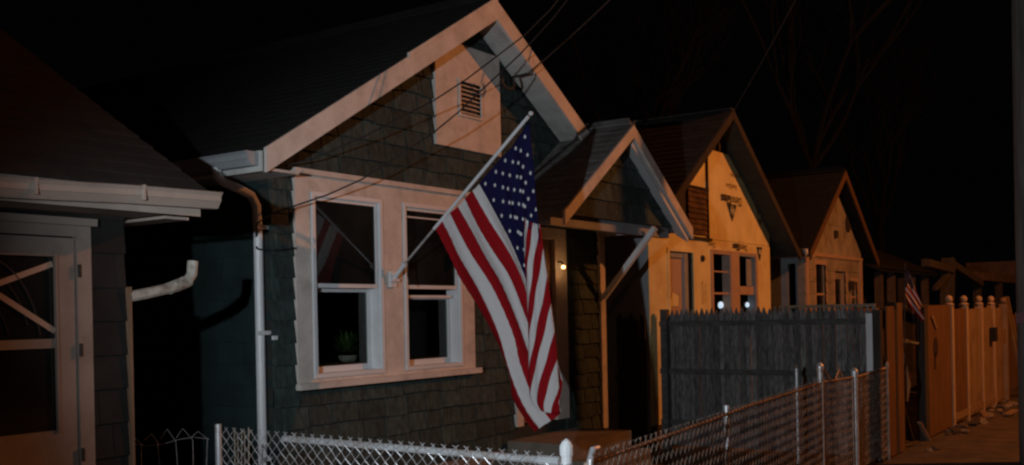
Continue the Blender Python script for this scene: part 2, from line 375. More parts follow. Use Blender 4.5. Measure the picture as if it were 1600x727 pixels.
# gable vent panel
mb = MB(); slab(mb, (0, YW - 0.032, 0), X, Z, FRONT, (7.58, 8.64, 3.42, 4.44), gable_planes(CX, ZR - 0.10, S), 0.05, vent_hole)
vp = mb.build('gable_panel', M['white'], H1)
mb = MB()
for z0, z1, x0, x1 in ((3.735, 3.76, 7.93, 8.315), (4.08, 4.105, 7.93, 8.315), (3.76, 4.08, 7.93, 7.955), (3.76, 4.08, 8.29, 8.315)):
    mb.box(x0, x1, YW - 0.05, YW + 0.05, z0, z1)
for k in range(7):
    z = 3.775 + k * 0.044; mb.hull([(7.956, YW - 0.035, z), (8.289, YW - 0.035, z), (8.289, YW + 0.02, z + 0.035), (7.956, YW + 0.02, z + 0.035)], [(7.956, YW - 0.035, z + 0.007), (8.289, YW - 0.035, z + 0.007), (8.289, YW + 0.02, z + 0.042), (7.956, YW + 0.02, z + 0.042)])
lv = mb.build('louvre', M['white'], vp)
mb = MB(); mb.box(7.956, 8.289, YW + 0.06, YW + 0.07, 3.76, 4.08); mb.build('screen', M['black'], lv)

def casing(root, x0, x1, z0, z1, holes, y, t, material, name='window_trim', head=0.0, sill=0.0):
    mb = MB(); slab(mb, (0, y, 0), X, Z, FRONT, (x0, x1, z0, z1), [], t, holes)
    if head: mb.box(x0 - 0.02, x1 + 0.02, y - 0.035, y - 0.001, z1 - 0.03, z1 + 0.012)
    if sill: mb.box(x0 - 0.03, x1 + 0.03, y - 0.06, y - 0.001, z0, z0 + sill)
    return mb.build(name, material, root)
tr = casing(H1, 5.76, 8.13, 1.23, 2.99, win_hole, YW - 0.026, 0.05, M['white'], head=0.02, sill=0.05)
def sash(mb, x0, x1, z0, z1, y0, y1, s, top=None, bot=None):
    t = top or s; b = bot or s
    mb.box(x0, x0 + s, y0, y1, z0, z1); mb.box(x1 - s, x1, y0, y1, z0, z1)
    mb.box(x0 + s, x1 - s, y0, y1, z1 - t, z1); mb.box(x0 + s, x1 - s, y0, y1, z0, z0 + b)
for i, (x0, x1, z0, z1) in enumerate(win_hole):
    mb = MB(); e = 0.035
    # outer storm frame standing a little proud, then jamb
    sash(mb, x0 + 0.002, x1 - 0.002, z0 + 0.002, z1 - 0.002, YW - 0.040, YW + 0.135, e)
    mb.box(x0 + e, x0 + e + 0.012, YW - 0.01, YW + 0.12, z0 + e, z1 - e); mb.box(x1 - e - 0.012, x1 - e, YW - 0.01, YW + 0.12, z0 + e, z1 - e)
    wn = mb.build('window', M['vinyl'], H1)
    zm = 2.07
    mb = MB(); a, b = x0 + e + 0.013, x1 - e - 0.013
    sash(mb, a, b, zm - 0.02, z1 - e - 0.001, YW - 0.012, YW + 0.016, 0.022, 0.03, 0.034); su = mb.build('upper_sash', M['vinyl'], wn)
    mb = MB(); mb.box(a + 0.022, b - 0.022, YW + 0.001, YW + 0.005, zm + 0.014, z1 - e - 0.031); mb.build('pane', M['glass'], wn)
    zt = zm - 0.022 if i == 0 else zm - 0.085
    mb = MB(); sash(mb, a, b, z0 + e + 0.001, zt, YW + 0.085, YW + 0.112, 0.035, 0.03, 0.05); mb.build('lower_sash', M['vinyl'], wn)
    mb = MB(); mb.box(a + 0.035, b - 0.035, YW + 0.097, YW + 0.101, z0 + e + 0.051, zt - 0.03); mb.build('pane', M['clear'], wn)
    if i == 1:
        mb = MB(); mb.box(a, b, YW + 0.03, YW + 0.05, zt - 0.018, zt + 0.008); mb.build('screen_rail', M['vinyl'], wn); mb = MB(); mb.box(a, b, YW - 0.011, YW + 0.01, 2.70, 2.712); mb.build('blind_edge', M['vinyl'], wn)
    mb = MB(); mb.box(x0 - 0.02, x1 + 0.02, YW + 0.142, YW + 0.16, zm + 0.02, z1 + 0.02); mb.build('blind', M['black'], wn)
    mb = MB(); mb.box(x0 - 0.05, x1 + 0.05, YW + 0.142, YW + 0.32, z0 + 0.06, z0 + 0.10); mb.build('inner_sill', M['darkwood'], wn)
mb = MB(); mb.box(5.7, 8.8, 8.2, 8.22, 0.6, 2.9); mb.build('inner_partition', M['brownwood'], H1)
mb = MB()
for k in range(9): mb.tube([(7.42 + 0.035 * k, YW + 0.5 + 0.012 * (k % 2), 0.9), (7.42 + 0.035 * k, YW + 0.5 + 0.012 * (k % 2), 2.3)], 0.019, 8)
mb.build('curtain', mat('brown_curtain', (0.20, 0.10, 0.05), 0.9, 0.15, 4, 0.2, 30, stretch=(6, 6, 0.4)), H1)
HP = thing('houseplant', (6.60, YW + 0.235, 1.41), 'dim green houseplant in a white bowl behind the lower left window pane', 'houseplant')
mb = MB(); mb.tube([(6.60, YW + 0.235, 1.411), (6.60, YW + 0.235, 1.43), (6.60, YW + 0.235, 1.465), (6.60, YW + 0.235, 1.47)], [0.05, 0.075, 0.085, 0.08], 14); mb.build('bowl', M['elbow'], HP, smooth=False)
mb = MB()
for k in range(70):
    a = rnd.uniform(0, 6.28); e = rnd.uniform(0.25, 1.3); l = rnd.uniform(0.12, 0.26); p = Vector((6.60, YW + 0.235, 1.47))
    d = Vector((math.cos(a) * math.cos(e), math.sin(a) * math.cos(e) * 0.6, math.sin(e))); q_ = p + d * l; sdv = Vector((-math.sin(a), math.cos(a), 0)) * 0.016
    mb.poly([p + d * l * 0.35, p + d * l * 0.7 + sdv * 1.6, q_, p + d * l * 0.7 - sdv])
mb.build('leaves', mat('leaf_green', (0.045, 0.095, 0.022), 0.6, 0.2), HP)
# front door under the porch
mb = MB(); slab(mb, (0, YW - 0.036, 0), X, Z, FRONT, (8.83, 9.88, 0.64, 2.74), [], 0.06, [(8.95, 9.64, 0.62, 2.62)]); dt = mb.build('door_casing', M['white'], H1)
mb = MB(); slab(mb, (0, YW + 0.02, 0), X, Z, FRONT, (8.955, 9.635, 0.64, 2.615), [], 0.04, [(9.06, 9.53, 1.5, 2.45)]); dd = mb.build('door', M['brownwood'], H1)
mb = MB(); mb.box(9.06, 9.53, YW + 0.03, YW + 0.035, 1.5, 2.45); mb.build('pane', M['glass'], dd)
mb = MB(); mb.tube([(9.02, YW + 0.02, 1.35), (9.02, YW - 0.03, 1.35)], 0.012, 8); mb.ball((9.02, YW - 0.045, 1.35), 0.028); mb.build('handle', M['postmetal'], dd)
mb = MB(); mb.box(8.74, 8.80, YW - 0.05, YW - 0.02, 1.75, 1.86); mb.build('mailbox', M['vinyl'], H1)
# porch light
mb = MB(); mb.tube([(9.70, YW - 0.037, 2.37), (9.70, YW - 0.08, 2.37), (9.70, YW - 0.095, 2.34)], 0.012, 8); pl_ = mb.build('porch_light', M['darkwood'], H1)
mb = MB(); mb.ball((9.70, YW - 0.10, 2.31), 0.022); mb.build('bulb', M['bulb'], pl_)
lamp('porch_bulb_light', 'POINT', (9.70, YW - 0.15, 2.31), 0.6, (1.0, 0.45, 0.15), 0.02)
# porch canopy
PC, PZ, PS, PY = 9.98, 3.83, 0.70, 5.20
mb = MB(); c = math.sqrt(1 + PS * PS)
for sg, xe in ((-1, 8.49), (1, 11.47)):
    W = Vector((-sg, 0, PS)) / c; N = Vector((sg * PS, 0, 1)) / c; run = abs(xe - PC) * c; O = Vector((xe, 0, PZ - PS * abs(xe - PC)))
    slab(mb, O, Y, W, N, (PY + 0.001, 6.02, 0, run), [], 0.05)
    shingles(mb, O, Y, W, N, (PY - 0.012, 6.02, -0.015, run), [], 0.13, 0.30, 0.008, joff=0.012)
mb.bar((PC, PY - 0.01, PZ + 0.012), (PC, 6.0, PZ + 0.012), 0.14, 0.018)
pr = mb.build('porch_roof', M['roofgrey'], H1)
rake_board(pr, PC, PZ, PS, 8.50, 11.46, PY - 0.03, 0.135, 0.03, M['white'], name='rake_board')
# second layer of trim slightly set back on the right rake (pale inner board)
mb = MB(); a = [(PC + 0.02, PZ - 0.10), (11.40, PZ - 0.10 - PS * (11.40 - PC - 0.02)), (11.40, PZ - 0.23 - PS * (11.40 - PC - 0.02)), (PC + 0.02, PZ - 0.23)]
mb.hull([(p[0], PY + 0.005, p[1]) for p in a], [(p[0], PY + 0.16, p[1]) for p in [(a[0][0], a[0][1]), a[1], (a[2][0], a[2][1] + 0.09), (a[3][0], a[3][1] + 0.09)]])
mb.build('inner_rake', M['vinyl'], pr)
ped = MB()
pp = gable_planes(PC, PZ - 0.12, PS)
slab(ped, (0, PY + 0.17, 0), X, Z, FRONT, (8.6, 11.4, 2.80, 3.8), pp, 0.03)
ped.m = 1; shingles(ped, (0, PY + 0.17, 0), X, Z, FRONT, (8.6, 11.4, 2.80, 3.8), pp, 0.20, 1.6, 0.022, jw=0.2)
ped.build('pediment', [M['shakeback'], M['shake']], pr)
mb = MB(); mb.box(8.62, 11.30, PY + 0.215, PY + 0.30, 2.68, 2.795); mb.box(10.62, 10.74, PY + 0.301, 6.0, 2.70, 2.79); mb.box(8.70, 8.80, PY + 0.301, 6.0, 2.70, 2.79)
mb.build('porch_beam', M['greytrim'], pr)
mb = MB()
for k in range(8): mb.box(8.80 + 0.2275 * k, 8.80 + 0.2275 * k + 0.222, PY + 0.301, 6.0, 2.785, 2.797)
mb.build('porch_ceiling', M['soffit'], pr)
for x in (10.68,):
    mb = MB(); mb.bar((x, PY + 0.09, 2.76), (x, 5.985, 1.97), 0.06, 0.06); mb.build('brace', M['vinyl'], pr)
# stoop
mb = MB(); mb.box(8.62, 9.98, 5.28, 5.99, 0, 0.50); mb.box(8.72, 9.88, 5.0, 5.27, 0, 0.33); mb.box(8.80, 9.80, 4.74, 4.99, 0, 0.17); mb.build('doorstep', M['concrete'], H1)

# ------------------------------------------------------------ the flag
FX = 6.90
F = thing('flag', (FX, 6.0, 2.15), 'large american flag hanging from a white slanted pole beside the double window', 'flag', None)
FL = [[(5.51, 2.56), (5.37, 2.31), (5.27, 2.11), (5.05, 1.81), (4.88, 1.54), (4.77, 1.29), (4.75, 1.12), (4.64, 0.96), (4.54, 0.85)], [(5.43, 2.61), (5.34, 2.46), (5.25, 2.3), (5.04, 2.01), (4.85, 1.67), (4.74, 1.36), (4.65, 1.15), (4.56, 1.0), (4.46, 0.88)], [(5.34, 2.67), (5.23, 2.48), (5.12, 2.3), (4.91, 2.0), (4.73, 1.64), (4.67, 1.41), (4.56, 1.15), (4.46, 1.03), (4.38, 0.94)], [(5.26, 2.72), (5.12, 2.5), (4.99, 2.29), (4.81, 2.04), (4.66, 1.74), (4.57, 1.5), (4.48, 1.29), (4.38, 1.14), (4.3, 1.01)], [(5.18, 2.78), (5.03, 2.53), (4.85, 2.28), (4.72, 2.09), (4.58, 1.74), (4.49, 1.52), (4.43, 1.34), (4.36, 1.24), (4.29, 1.13)], [(5.10, 2.84), (4.93, 2.56), (4.74, 2.28), (4.64, 2.09), (4.56, 1.85), (4.47, 1.65), (4.39, 1.49), (4.34, 1.37), (4.3, 1.25)], [(5.03, 2.89), (4.86, 2.63), (4.71, 2.39), (4.58, 2.11), (4.52, 1.96), (4.44, 1.8), (4.38, 1.65), (4.33, 1.52), (4.3, 1.39)]]
HO = [(5.03, 2.89), (4.95, 2.96), (4.88, 3.02), (4.8, 3.08), (4.72, 3.14), (4.65, 3.21), (4.59, 3.27), (4.52, 3.35)]
CE = [(4.58, 2.11), (4.575, 2.24), (4.57, 2.37), (4.555, 2.46), (4.51, 2.49), (4.47, 2.46), (4.44, 2.42), (4.42, 2.36)]
FO = [(4.56, 2.56), (4.57, 2.27), (4.56, 2.06), (4.55, 1.75), (4.55, 1.44), (4.55, 1.23), (4.53, 1.1), (4.46, 1.03)]
OU = [(4.43, 2.51), (4.4, 2.26), (4.37, 2.05), (4.34, 1.8), (4.31, 1.52), (4.30, 1.29), (4.29, 1.14), (4.3, 1.0)]
def along(pl, t):                            # smooth point at arc-length fraction t
    d = [0]
    for k in range(len(pl) - 1): d.append(d[-1] + math.dist(pl[k], pl[k + 1]))
    s_ = t * d[-1]
    for k in range(len(pl) - 1):
        if s_ <= d[k + 1] + 1e-9:
            f = (s_ - d[k]) / max(d[k + 1] - d[k], 1e-9)
            p0, p1, p2, p3 = pl[max(k - 1, 0)], pl[k], pl[k + 1], pl[min(k + 2, len(pl) - 1)]
            out = []
            for a in range(2):
                m1 = (p2[a] - p0[a]) / 2; m2 = (p3[a] - p1[a]) / 2
                h = f * f * f; g = f * f
                out.append((2 * h - 3 * g + 1) * p1[a] + (h - 2 * g + f) * m1 + (3 * g - 2 * h) * p2[a] + (h - g) * m2)
            return tuple(out)
    return pl[-1]
def lerp(a, b, f): return (a[0] + (b[0] - a[0]) * f, a[1] + (b[1] - a[1]) * f)
def ripple(s_, t): return 0.030 * math.sin(s_ * 33 + 2.2 * math.sin(t * 2.4)) * min(1, t * 3 + 0.15) + 0.018 * math.sin(s_ * 11 + t * 5) * t + 0.0024 * math.sin(t * 150 + 9 * math.sin(s_ * 9)) * (0.6 + 0.4 * math.sin(s_ * 23 + t * 7))
cl = MB()
def grid(fn, nu, nv, mi, keepuv, uv):
    base = len(cl.v)
    for j in range(nv + 1):
        for i in range(nu + 1):
            p, u_ = fn(i / nu, j / nv); cl.v.append(p); keepuv.append(u_)
    for j in range(nv):
        for i in range(nu):
            a = base + j * (nu + 1) + i; cl.f.append((a, a + 1, a + nu + 2, a + nu + 1)); cl.mi.append(mi)
UVV = []
def stripe_pt(s_, t):                        # s_ 0..6 stripe coordinate
    k = min(int(s_), 5); f = s_ - k
    y, z = lerp(along(FL[k], t), along(FL[k + 1], t), f)
    return y, z
def fn_str(i, j):
    s_ = i * 6; t = j; y, z = stripe_pt(s_, t)
    behind = 0.05 * max(0, (s_ - 2) / 4) * max(0, t - 0.45) / 0.55
    return (FX + ripple(s_ / 13, t) + behind, y, z), (0, s_)
grid(fn_str, 48, 190, 0, UVV, None)
def canton_pt(a, t):
    y, z = lerp(along(HO, a), along(CE, a), t)
    if a < 0.999:
        # lower boundary follows the stripe line
        b = along(FL[6], t * 0.56); y0, z0 = lerp(along(HO, 0), along(CE, 0), t)
        y += (b[0] - y0) * (1 - a); z += (b[1] - z0) * (1 - a)
    return y, z
def fn_can(i, j):
    a = i; t = j; y, z = canton_pt(a, t)
    s_ = 6 + 7 * a
    x = FX + ripple(s_ / 13, t * 0.42) - 0.07 * max(0, a - 0.45) * t
    return (x, y, z), (5, s_)
cb = len(cl.v)
grid(fn_can, 56, 34, 1, UVV, None)
def fn_right(i, j):
    y, z = lerp(along(FO, j), along(OU, j), i)
    x = FX - 0.035 - 0.03 * math.sin(i * math.pi) + 0.07 * i * i * 0.6 + 0.006 * math.sin(i * 17 + j * 4)
    # stripes run down and inwards to the fold
    v = (2.56 - z) * 4.5 + i * 3.4 + 0.535
    return (x, y, z), (0, v)
grid(fn_right, 22, 60, 0, UVV, None)
# stars: 9 rows by 11 columns, staggered, laid on the canton surface
def star(ci, ri):
    t0 = (ci + 1) / 12; a0 = (ri + 1) / 10
    def at(t, a):
        p, _ = fn_can(min(max(a, 0.001), 0.999), min(max(t, 0.0), 1.0)); return Vector(p) + Vector((-0.010, 0, 0))
    c0 = at(t0, a0)
    e1 = (at(t0 + 0.02, a0) - at(t0 - 0.02, a0)); e2 = (at(t0, a0 + 0.02) - at(t0, a0 - 0.02))
    lt = e1.length / 0.04; la = e2.length / 0.04
    R = 0.0225
    e1n = e1.normalized()
    pts = []
    for k in range(10):
        r = R if k % 2 == 0 else R * 0.40
        an = math.pi / 2 + k * math.pi / 5
        # upright star in the plane of the cloth
        d = Vector((0, -math.cos(an) * r * 0.72, math.sin(an) * r))
        q_ = c0 + d; q_.x = c0.x
        pts.append(q_)
    i0 = len(cl.v); cl.v += [tuple(p) for p in pts] + [tuple(c0)]; UVV.extend([(0, 0)] * 11)
    for k in range(10): cl.f.append((i0 + k, i0 + (k + 1) % 10, i0 + 10)); cl.mi.append(2)
for ci in range(11):
    for ri in range(9):
        if (ci + ri) % 2 == 0: star(ci, ri)
def stripes_mat():
    m = mat('flag_stripes', (0.6, 0.6, 0.6), 0.85, 0.03, 4, 0.5, 90, spec=0.08); nt = m.node_tree; N = nt.nodes; Lk = nt.links
    u = N.new('ShaderNodeUVMap'); sp = N.new('ShaderNodeSeparateXYZ'); Lk.new(u.outputs[0], sp.inputs[0])
    mo = N.new('ShaderNodeMath'); mo.operation = 'PINGPONG'; mo.inputs[1].default_value = 1.0
    ad = N.new('ShaderNodeMath'); ad.operation = 'MULTIPLY'; ad.inputs[1].default_value = 1.0
    Lk.new(sp.outputs[1], ad.inputs[0])
    md = N.new('ShaderNodeMath'); md.operation = 'FLOORED_MODULO'; md.inputs[1].default_value = 2.0; Lk.new(ad.outputs[0], md.inputs[0])
    gt = N.new('ShaderNodeMath'); gt.operation = 'GREATER_THAN'; gt.inputs[1].default_value = 1.0; Lk.new(md.outputs[0], gt.inputs[0])
    mx = N.new('ShaderNodeMix'); mx.data_type = 'RGBA'; mx.inputs['A'].default_value = (0.30, 0.008, 0.012, 1); mx.inputs['B'].default_value = (0.66, 0.63, 0.63, 1)
    Lk.new(gt.outputs[0], mx.inputs['Factor']); Lk.new(mx.outputs['Result'], N['Principled BSDF'].inputs['Base Color'])
    N.remove(mo); return m
M['stripes'] = stripes_mat(); M['canton'] = mat('flag_blue', (0.011, 0.010, 0.052), 0.85, 0.08, 9, 0.4, 120, spec=0.08); M['star'] = mat('flag_star_white', (0.85, 0.85, 0.85), 0.7, 0.02)
me = bpy.data.meshes.new('cloth'); me.from_pydata(cl.v, [], cl.f)
for m in (M['stripes'], M['canton'], M['star']): me.materials.append(m)
me.polygons.foreach_set('material_index', cl.mi); me.polygons.foreach_set('use_smooth', [True] * len(me.polygons))
uvl = me.uv_layers.new(name='UVMap')
for lp in me.loops: uvl.data[lp.index].uv = UVV[lp.vertex_index]
me.update(); co = bpy.data.objects.new('cloth', me); COL.objects.link(co); co.parent = F; co.location = -F.location
so = co.modifiers.new('thickness', 'SOLIDIFY'); so.thickness = 0.0016; so.offset = 0
tip = (FX, 4.50, 3.41); br = (FX, 6.0, 2.14)
def pol(f): return tuple(br[k] + (tip[k] - br[k]) * f for k in range(3))
mb = MB(); mb.tube([pol(0.06), pol(0.34)], 0.010, 10); mb.build('pole_lower_section', M['galv'], F, smooth=False)
mb = MB(); mb.tube([pol(0.32), pol(0.985)], 0.0145, 12); mb.build('pole', M['vinyl'], F)
mb = MB(); mb.ball(tip, 0.020); mb.build('finial', M['vinyl'], F)
mb = MB()
mb.box(FX - 0.04, FX + 0.04, 5.985, 6.012, 2.06, 2.20); mb.tube([(FX, 5.985, 2.13), pol(0.10)], 0.020, 10)
mb.tube([pol(0.085), pol(0.10)], 0.030, 10); mb.box(FX - 0.055, FX + 0.055, 5.96, 5.984, 2.11, 2.135)
mb.build('bracket', M['vinyl'], F)
mb = MB(); mb.tube([pol(0.12), (FX - 0.02, pol(.12)[1] - 0.01, 2.16), (FX - 0.01, pol(.12)[1] - 0.02, 2.08)], 0.006, 6); mb.build('thumb_screw', M['darkwood'], F)

# ------------------------------------------------------------ left neighbour
H0 = thing('house', (2, 5.1, 0), 'dark low house at the left edge with a taped storm door and sagging gutter', 'house')
mb = MB(); slab(mb, (0, 5.12, 0), X, Z, FRONT, (-4, 3.57, 0, 2.52), [], 0.12, [(2.30, 3.28, 0.25, 2.27)])
mb.m = 1; shingles(mb, (0, 5.12, 0), X, Z, FRONT, (-4, 3.57, 0.1, 2.5), [], 0.19, 0.30, 0.016, [(2.22, 3.35, 0.1, 2.36)])
mb.m = 0; mb.box(3.45, 3.565, 5.25, 12, 0, 2.5)
mb.m = 1; shingles(mb, (3.566, 0, 0), Y, Z, (1, 0, 0), (5.24, 12, 0.1, 2.5), [], 0.19, 0.30, 0.016)
mb.m = 0; mb.hull([(3.45, 5.25, 2.5), (3.45, 12, 2.5), (3.45, 12, 7.0), (3.45, 11.0, 6.6)], [(3.56, 5.25, 2.5), (3.56, 12, 2.5), (3.56, 12, 7.0), (3.56, 11.0, 6.6)])
mb.build('wall', [M['shakeback'], mat('dark_brown_shingle', (0.012, 0.011, 0.010), 0.9, 0.2, 6, 0.4, 50, island=0.2)], H0)
mb = MB(); mb.box(3.572, 3.588, 5.075, 5.12, 0.1, 2.0); mb.build('corner_board', M['brownwood'], H0)
mb = MB(); s0 = 0.61; c0 = math.sqrt(1 + s0 * s0); Wv = Vector((0, 1, s0)) / c0; Nv = Vector((0, -s0, 1)) / c0; O0 = Vector((0, 4.72, 2.53))
slab(mb, O0, X, Wv, Nv, (-4, 3.83, 0, 8), [], 0.07); shingles(mb, O0, X, Wv, Nv, (-4, 3.845, -0.02, 8), [], 0.15, 0.33, 0.009, joff=0.012)
mb.build('roof', M['roof'], H0)
mb = MB()
for k in range(24): mb.box(-3.9 + 0.32 * k, -3.9 + 0.32 * k + 0.315, 4.745, 5.1, 2.395, 2.41)
mb.box(-4, 3.80, 4.728, 4.744, 2.39, 2.525); mb.box(3.60, 3.76, 4.78, 5.6, 2.37, 2.385)
mb.build('eave_soffit', M['dull'], H0)
# sagging gutter in three lengths
mb = MB(); prof = [(4.725, 2.53), (4.725, 2.44), (4.665, 2.44), (4.64, 2.475), (4.635, 2.505), (4.62, 2.525)]
segs = [(-4.0, -0.06), (1.9, -0.05), (2.7, -0.035), (3.3, -0.012), (3.87, 0.0)]
for k in range(len(segs) - 1):
    (xa, za), (xb, zb) = segs[k], segs[k + 1]
    for j in range(len(prof) - 1):
        a, b = prof[j], prof[j + 1]; dx, dz = b[0] - a[0], b[1] - a[1]; l = math.hypot(dx, dz); n_ = (-dz / l * 0.006, dx / l * 0.006)
        q4 = [a, b, (b[0] + n_[0], b[1] + n_[1]), (a[0] + n_[0], a[1] + n_[1])]
        mb.hull([(xa + 0.001, p[0], p[1] + za) for p in q4], [(xb, p[0], p[1] + zb) for p in q4])
mb.hull([(3.87, p[0], p[1]) for p in prof], [(3.875, p[0], p[1]) for p in prof])
for x, dz in ((3.35, -0.01), (2.75, -0.03)): mb.box(x, x + 0.012, 4.615, 4.634, 2.45 + dz, 2.53 + dz)
mb.build('gutter', M['dull'], H0)
mb = MB(); mb.tube([(3.59, 5.10, 1.945), (3.68, 5.09, 1.96), (3.80, 5.08, 1.985), (3.90, 5.08, 2.005), (3.97, 5.08, 2.03), (4.01, 5.08, 2.08), (4.02, 5.08, 2.16)], [0.032] * 7, 10)
for k in range(5):
    f = k / 4; mb.tube([(3.84 + 0.034 * k, 5.08, 1.992 + 0.012 * k), (3.852 + 0.034 * k, 5.08, 1.996 + 0.012 * k)], 0.036, 10)
mb.build('leader_elbow', M['elbow'], H0)
# storm door
mb = MB(); slab(mb, (0, 5.095, 0), X, Z, FRONT, (2.22, 3.35, 0.2, 2.36), [], 0.04, [(2.30, 3.265, 0.2, 2.27)]); mb.box(2.20, 3.37, 5.06, 5.094, 2.33, 2.37); mb.build('door_casing', M['dull'], H0)
mb = MB(); slab(mb, (0, 5.105, 0), X, Z, FRONT, (2.31, 3.255, 0.22, 2.262), [], 0.035, [(2.42, 3.14, 1.72, 2.16), (2.42, 3.14, 1.23, 1.67)])
mb.box(2.55, 3.03, 5.097, 5.104, 0.42, 1.10); mb.box(3.135, 3.148, 5.09, 5.104, 1.22, 2.17)
sd = mb.build('storm_door', M['dull'], H0)
mb = MB(); mb.box(2.42, 3.14, 5.12, 5.124, 1.23, 1.67); mb.box(2.42, 3.14, 5.12, 5.124, 1.72, 2.16); mb.build('pane', M['glass'], sd)
mb = MB(); n = 40                              # leaded oval in the pane
for r1, r2, rr in ((0.34, 0.50, 0.006), (0.28, 0.43, 0.004), (0.17, 0.28, 0.004)):
    pts = [(2.72 + r1 * math.cos(t * 2 * math.pi / n), 5.116, 1.66 + r2 * math.sin(t * 2 * math.pi / n)) for t in range(n + 1)]
    pts = [p for p in pts if p[2] > 1.73 and 2.43 < p[0] < 3.13]
    pts.sort(key=lambda p: -p[0])
    if len(pts) > 2: mb.tube(pts, rr, 6)
mb.build('leaded_oval', M['darkwood'], sd)
mb = MB(); mb.bar((2.42, 5.114, 1.86), (3.13, 5.114, 2.12), 0.03, 0.004, up=(0, 1, 0)); mb.bar((2.60, 5.110, 2.1), (3.135, 5.110, 1.76), 0.03, 0.004, up=(0, 1, 0)); mb.build('tape_cross', M['pinkwood'], sd)
for z in (1.05, 1.62, 2.05):
    mb = MB(); mb.tube([(3.27, 5.085, z), (3.27, 5.085, z + 0.07)], 0.009, 8); mb.build('hinge', M['darkwood'], sd)

# ------------------------------------------------------------ yellow sheathed house
H2 = thing('house', (14.2, 6.0, 0), 'gutted house with bare yellow gypsum sheathing and boarded rake, next to the green bungalow', 'house')
C2, Z2, S2 = 14.12, 4.70, 0.70; XL2, XR2 = 12.0, 16.42
w2 = [(14.04, 14.74, 1.35, 2.66), (15.04, 15.76, 1.35, 2.66)]; d2 = [(12.60, 13.36, 0.4, 2.61)]
gp2 = gable_planes(C2, Z2 - 0.08, S2)
mb = MB(); slab(mb, (0, YW + 0.02, 0), X, Z, FRONT, (XL2, XR2, 0, 4.65), gp2, 0.12, w2 + d2)
mb.m = 0; mb.box(XL2 + 0.01, XL2 + 0.11, YW + 0.14, 15, 0, 3.1); mb.box(XR2 - 0.11, XR2 - 0.01, YW + 0.14, 15, 0, 3.0); slab(mb, (0, 15.1, 0), X, Z, Y, (XL2, XR2, 0, 4.6), gp2, 0.1)
mb.m = 1; mb.box(XL2 - 0.002, XL2 + 0.008, YW + 0.02, 15, 0.1, 3.0)
mb.build('wall', [M['darkwood'], M['greytrim']], H2)
# sheathing sheets
mb = MB()
clipw = gp2 + [(0.61, 1, 3.125 + 0.61 * 16.40), ]
def sheet_at(x0, x1, z0, z1, y, pl=(), holes=()): slab(mb, (0, y, 0), X, Z, FRONT, (x0, x1, z0, z1), list(pl), 0.013, holes)
sheet_at(12.0, 13.875, 0.3, 2.87, YW + 0.004, (), d2)
sheet_at(13.88, 16.40, 2.835, 4.15, YW - 0.002, clipw)
sheet_at(13.88, 16.42, 0.3, 2.83, YW + 0.004, (), w2)
sheet_at(13.22, 13.86, 3.56, 4.3, YW + 0.004, gp2)
sh = mb.build('sheathing', M['sheath'], H2)
mb = MB(); mb.box(13.865, 13.885, YW - 0.035, YW + 0.0, 2.80, 4.16); mb.box(14.30, 14.37, YW - 0.03, YW + 0.0, 4.16, 4.42)
mb.box(13.15, 14.0, YW - 0.03, YW - 0.012, 2.80, 2.845); mb.box(13.2, 13.9, YW - 0.035, YW - 0.012, 3.535, 3.56); mb.build('batten', M['darkwood'], H2)
mb = MB(); shingles(mb, (0, YW + 0.002, 0), X, Z, FRONT, (13.22, 13.862, 2.88, 3.53), [], 0.075, 0.2, 0.02, jw=0.1); mb.build('shingle_remnant', M['blacktar'], H2)
# printing
def text_mesh(txt, size, mat_, loc, rot, parent, name, bold=0.0, sx=1.0):
    cu = bpy.data.curves.new(name, 'FONT'); cu.body = txt; cu.size = size; cu.extrude = 0.0006; cu.offset = bold; cu.align_x = 'CENTER'; cu.align_y = 'CENTER'
    to = bpy.data.objects.new(name, cu); COL.objects.link(to)
    dg = bpy.context.evaluated_depsgraph_get(); me = bpy.data.meshes.new_from_object(to.evaluated_get(dg)); bpy.data.objects.remove(to)
    me.materials.clear(); me.materials.append(mat_)
    o = bpy.data.objects.new(name, me); COL.objects.link(o); o.parent = parent; o.location = Vector(loc) - wloc(parent); o.rotation_euler = rot; o.scale = (sx, 1, 1)
    return o
UP = (math.radians(90), math.radians(180), 0)     # upside down on a wall that faces the street
yp = YW - 0.0175
def board_print(cx, cz, y, k=1.0):
    k *= 1.12
    text_mesh('Glass', 0.17 * k, M['ink'], (cx - 0.17 * k, y, cz + 0.0), UP, sh, 'printed_word', 0.006, 0.95)
    text_mesh('Dens', 0.17 * k, M['ink'], (cx + 0.20 * k, y, cz), UP, sh, 'printed_word', 0.0, 0.95)
board_print(14.77, 3.47, yp)
board_print(15.10, 2.765, YW - 0.0115, 0.72)
def gp_logo(cx, zt, w_, h_, y, x_lim=None):
    mb = MB(); a = [(cx - w_ / 2, zt), (cx + w_ / 2, zt), (cx, zt - h_)]
    if x_lim: a = clip(a, [(1, 0, x_lim)])
    mb.hull([(p[0], y, p[1]) for p in a], [(p[0], y + 0.003, p[1]) for p in a])
    mb.build('printed_triangle', M['ink'], sh)
    mb = MB(); pts = [(cx + 0.062 * math.cos(t * math.pi / 10) * w_ / 0.34, y - 0.002, zt - h_ * 0.36 + 0.062 * math.sin(t * math.pi / 10) * w_ / 0.34) for t in range(21)]
    mb.tube(pts, 0.006, 5); mb.build('printed_circle', M['sheath'], sh)
    text_mesh('GP', 0.085 * w_ / 0.34, M['sheath'], (cx, y - 0.002, zt - h_ * 0.36), UP, sh, 'printed_letters', 0.002)
gp_logo(14.80, 3.405, 0.36, 0.26, yp)
gp_logo(15.97, 3.40, 0.30, 0.24, yp, 15.99)
gp_logo(15.93, 2.80, 0.22, 0.22, YW - 0.012)
text_mesh('DensGlass', 0.10, M['fade_ink'], (14.80, yp, 3.68), UP, sh, 'printed_word', 0.0)
text_mesh('SHEATHING', 0.07, M['fade_ink'], (14.95, yp, 3.86), UP, sh, 'printed_word', 0.0)
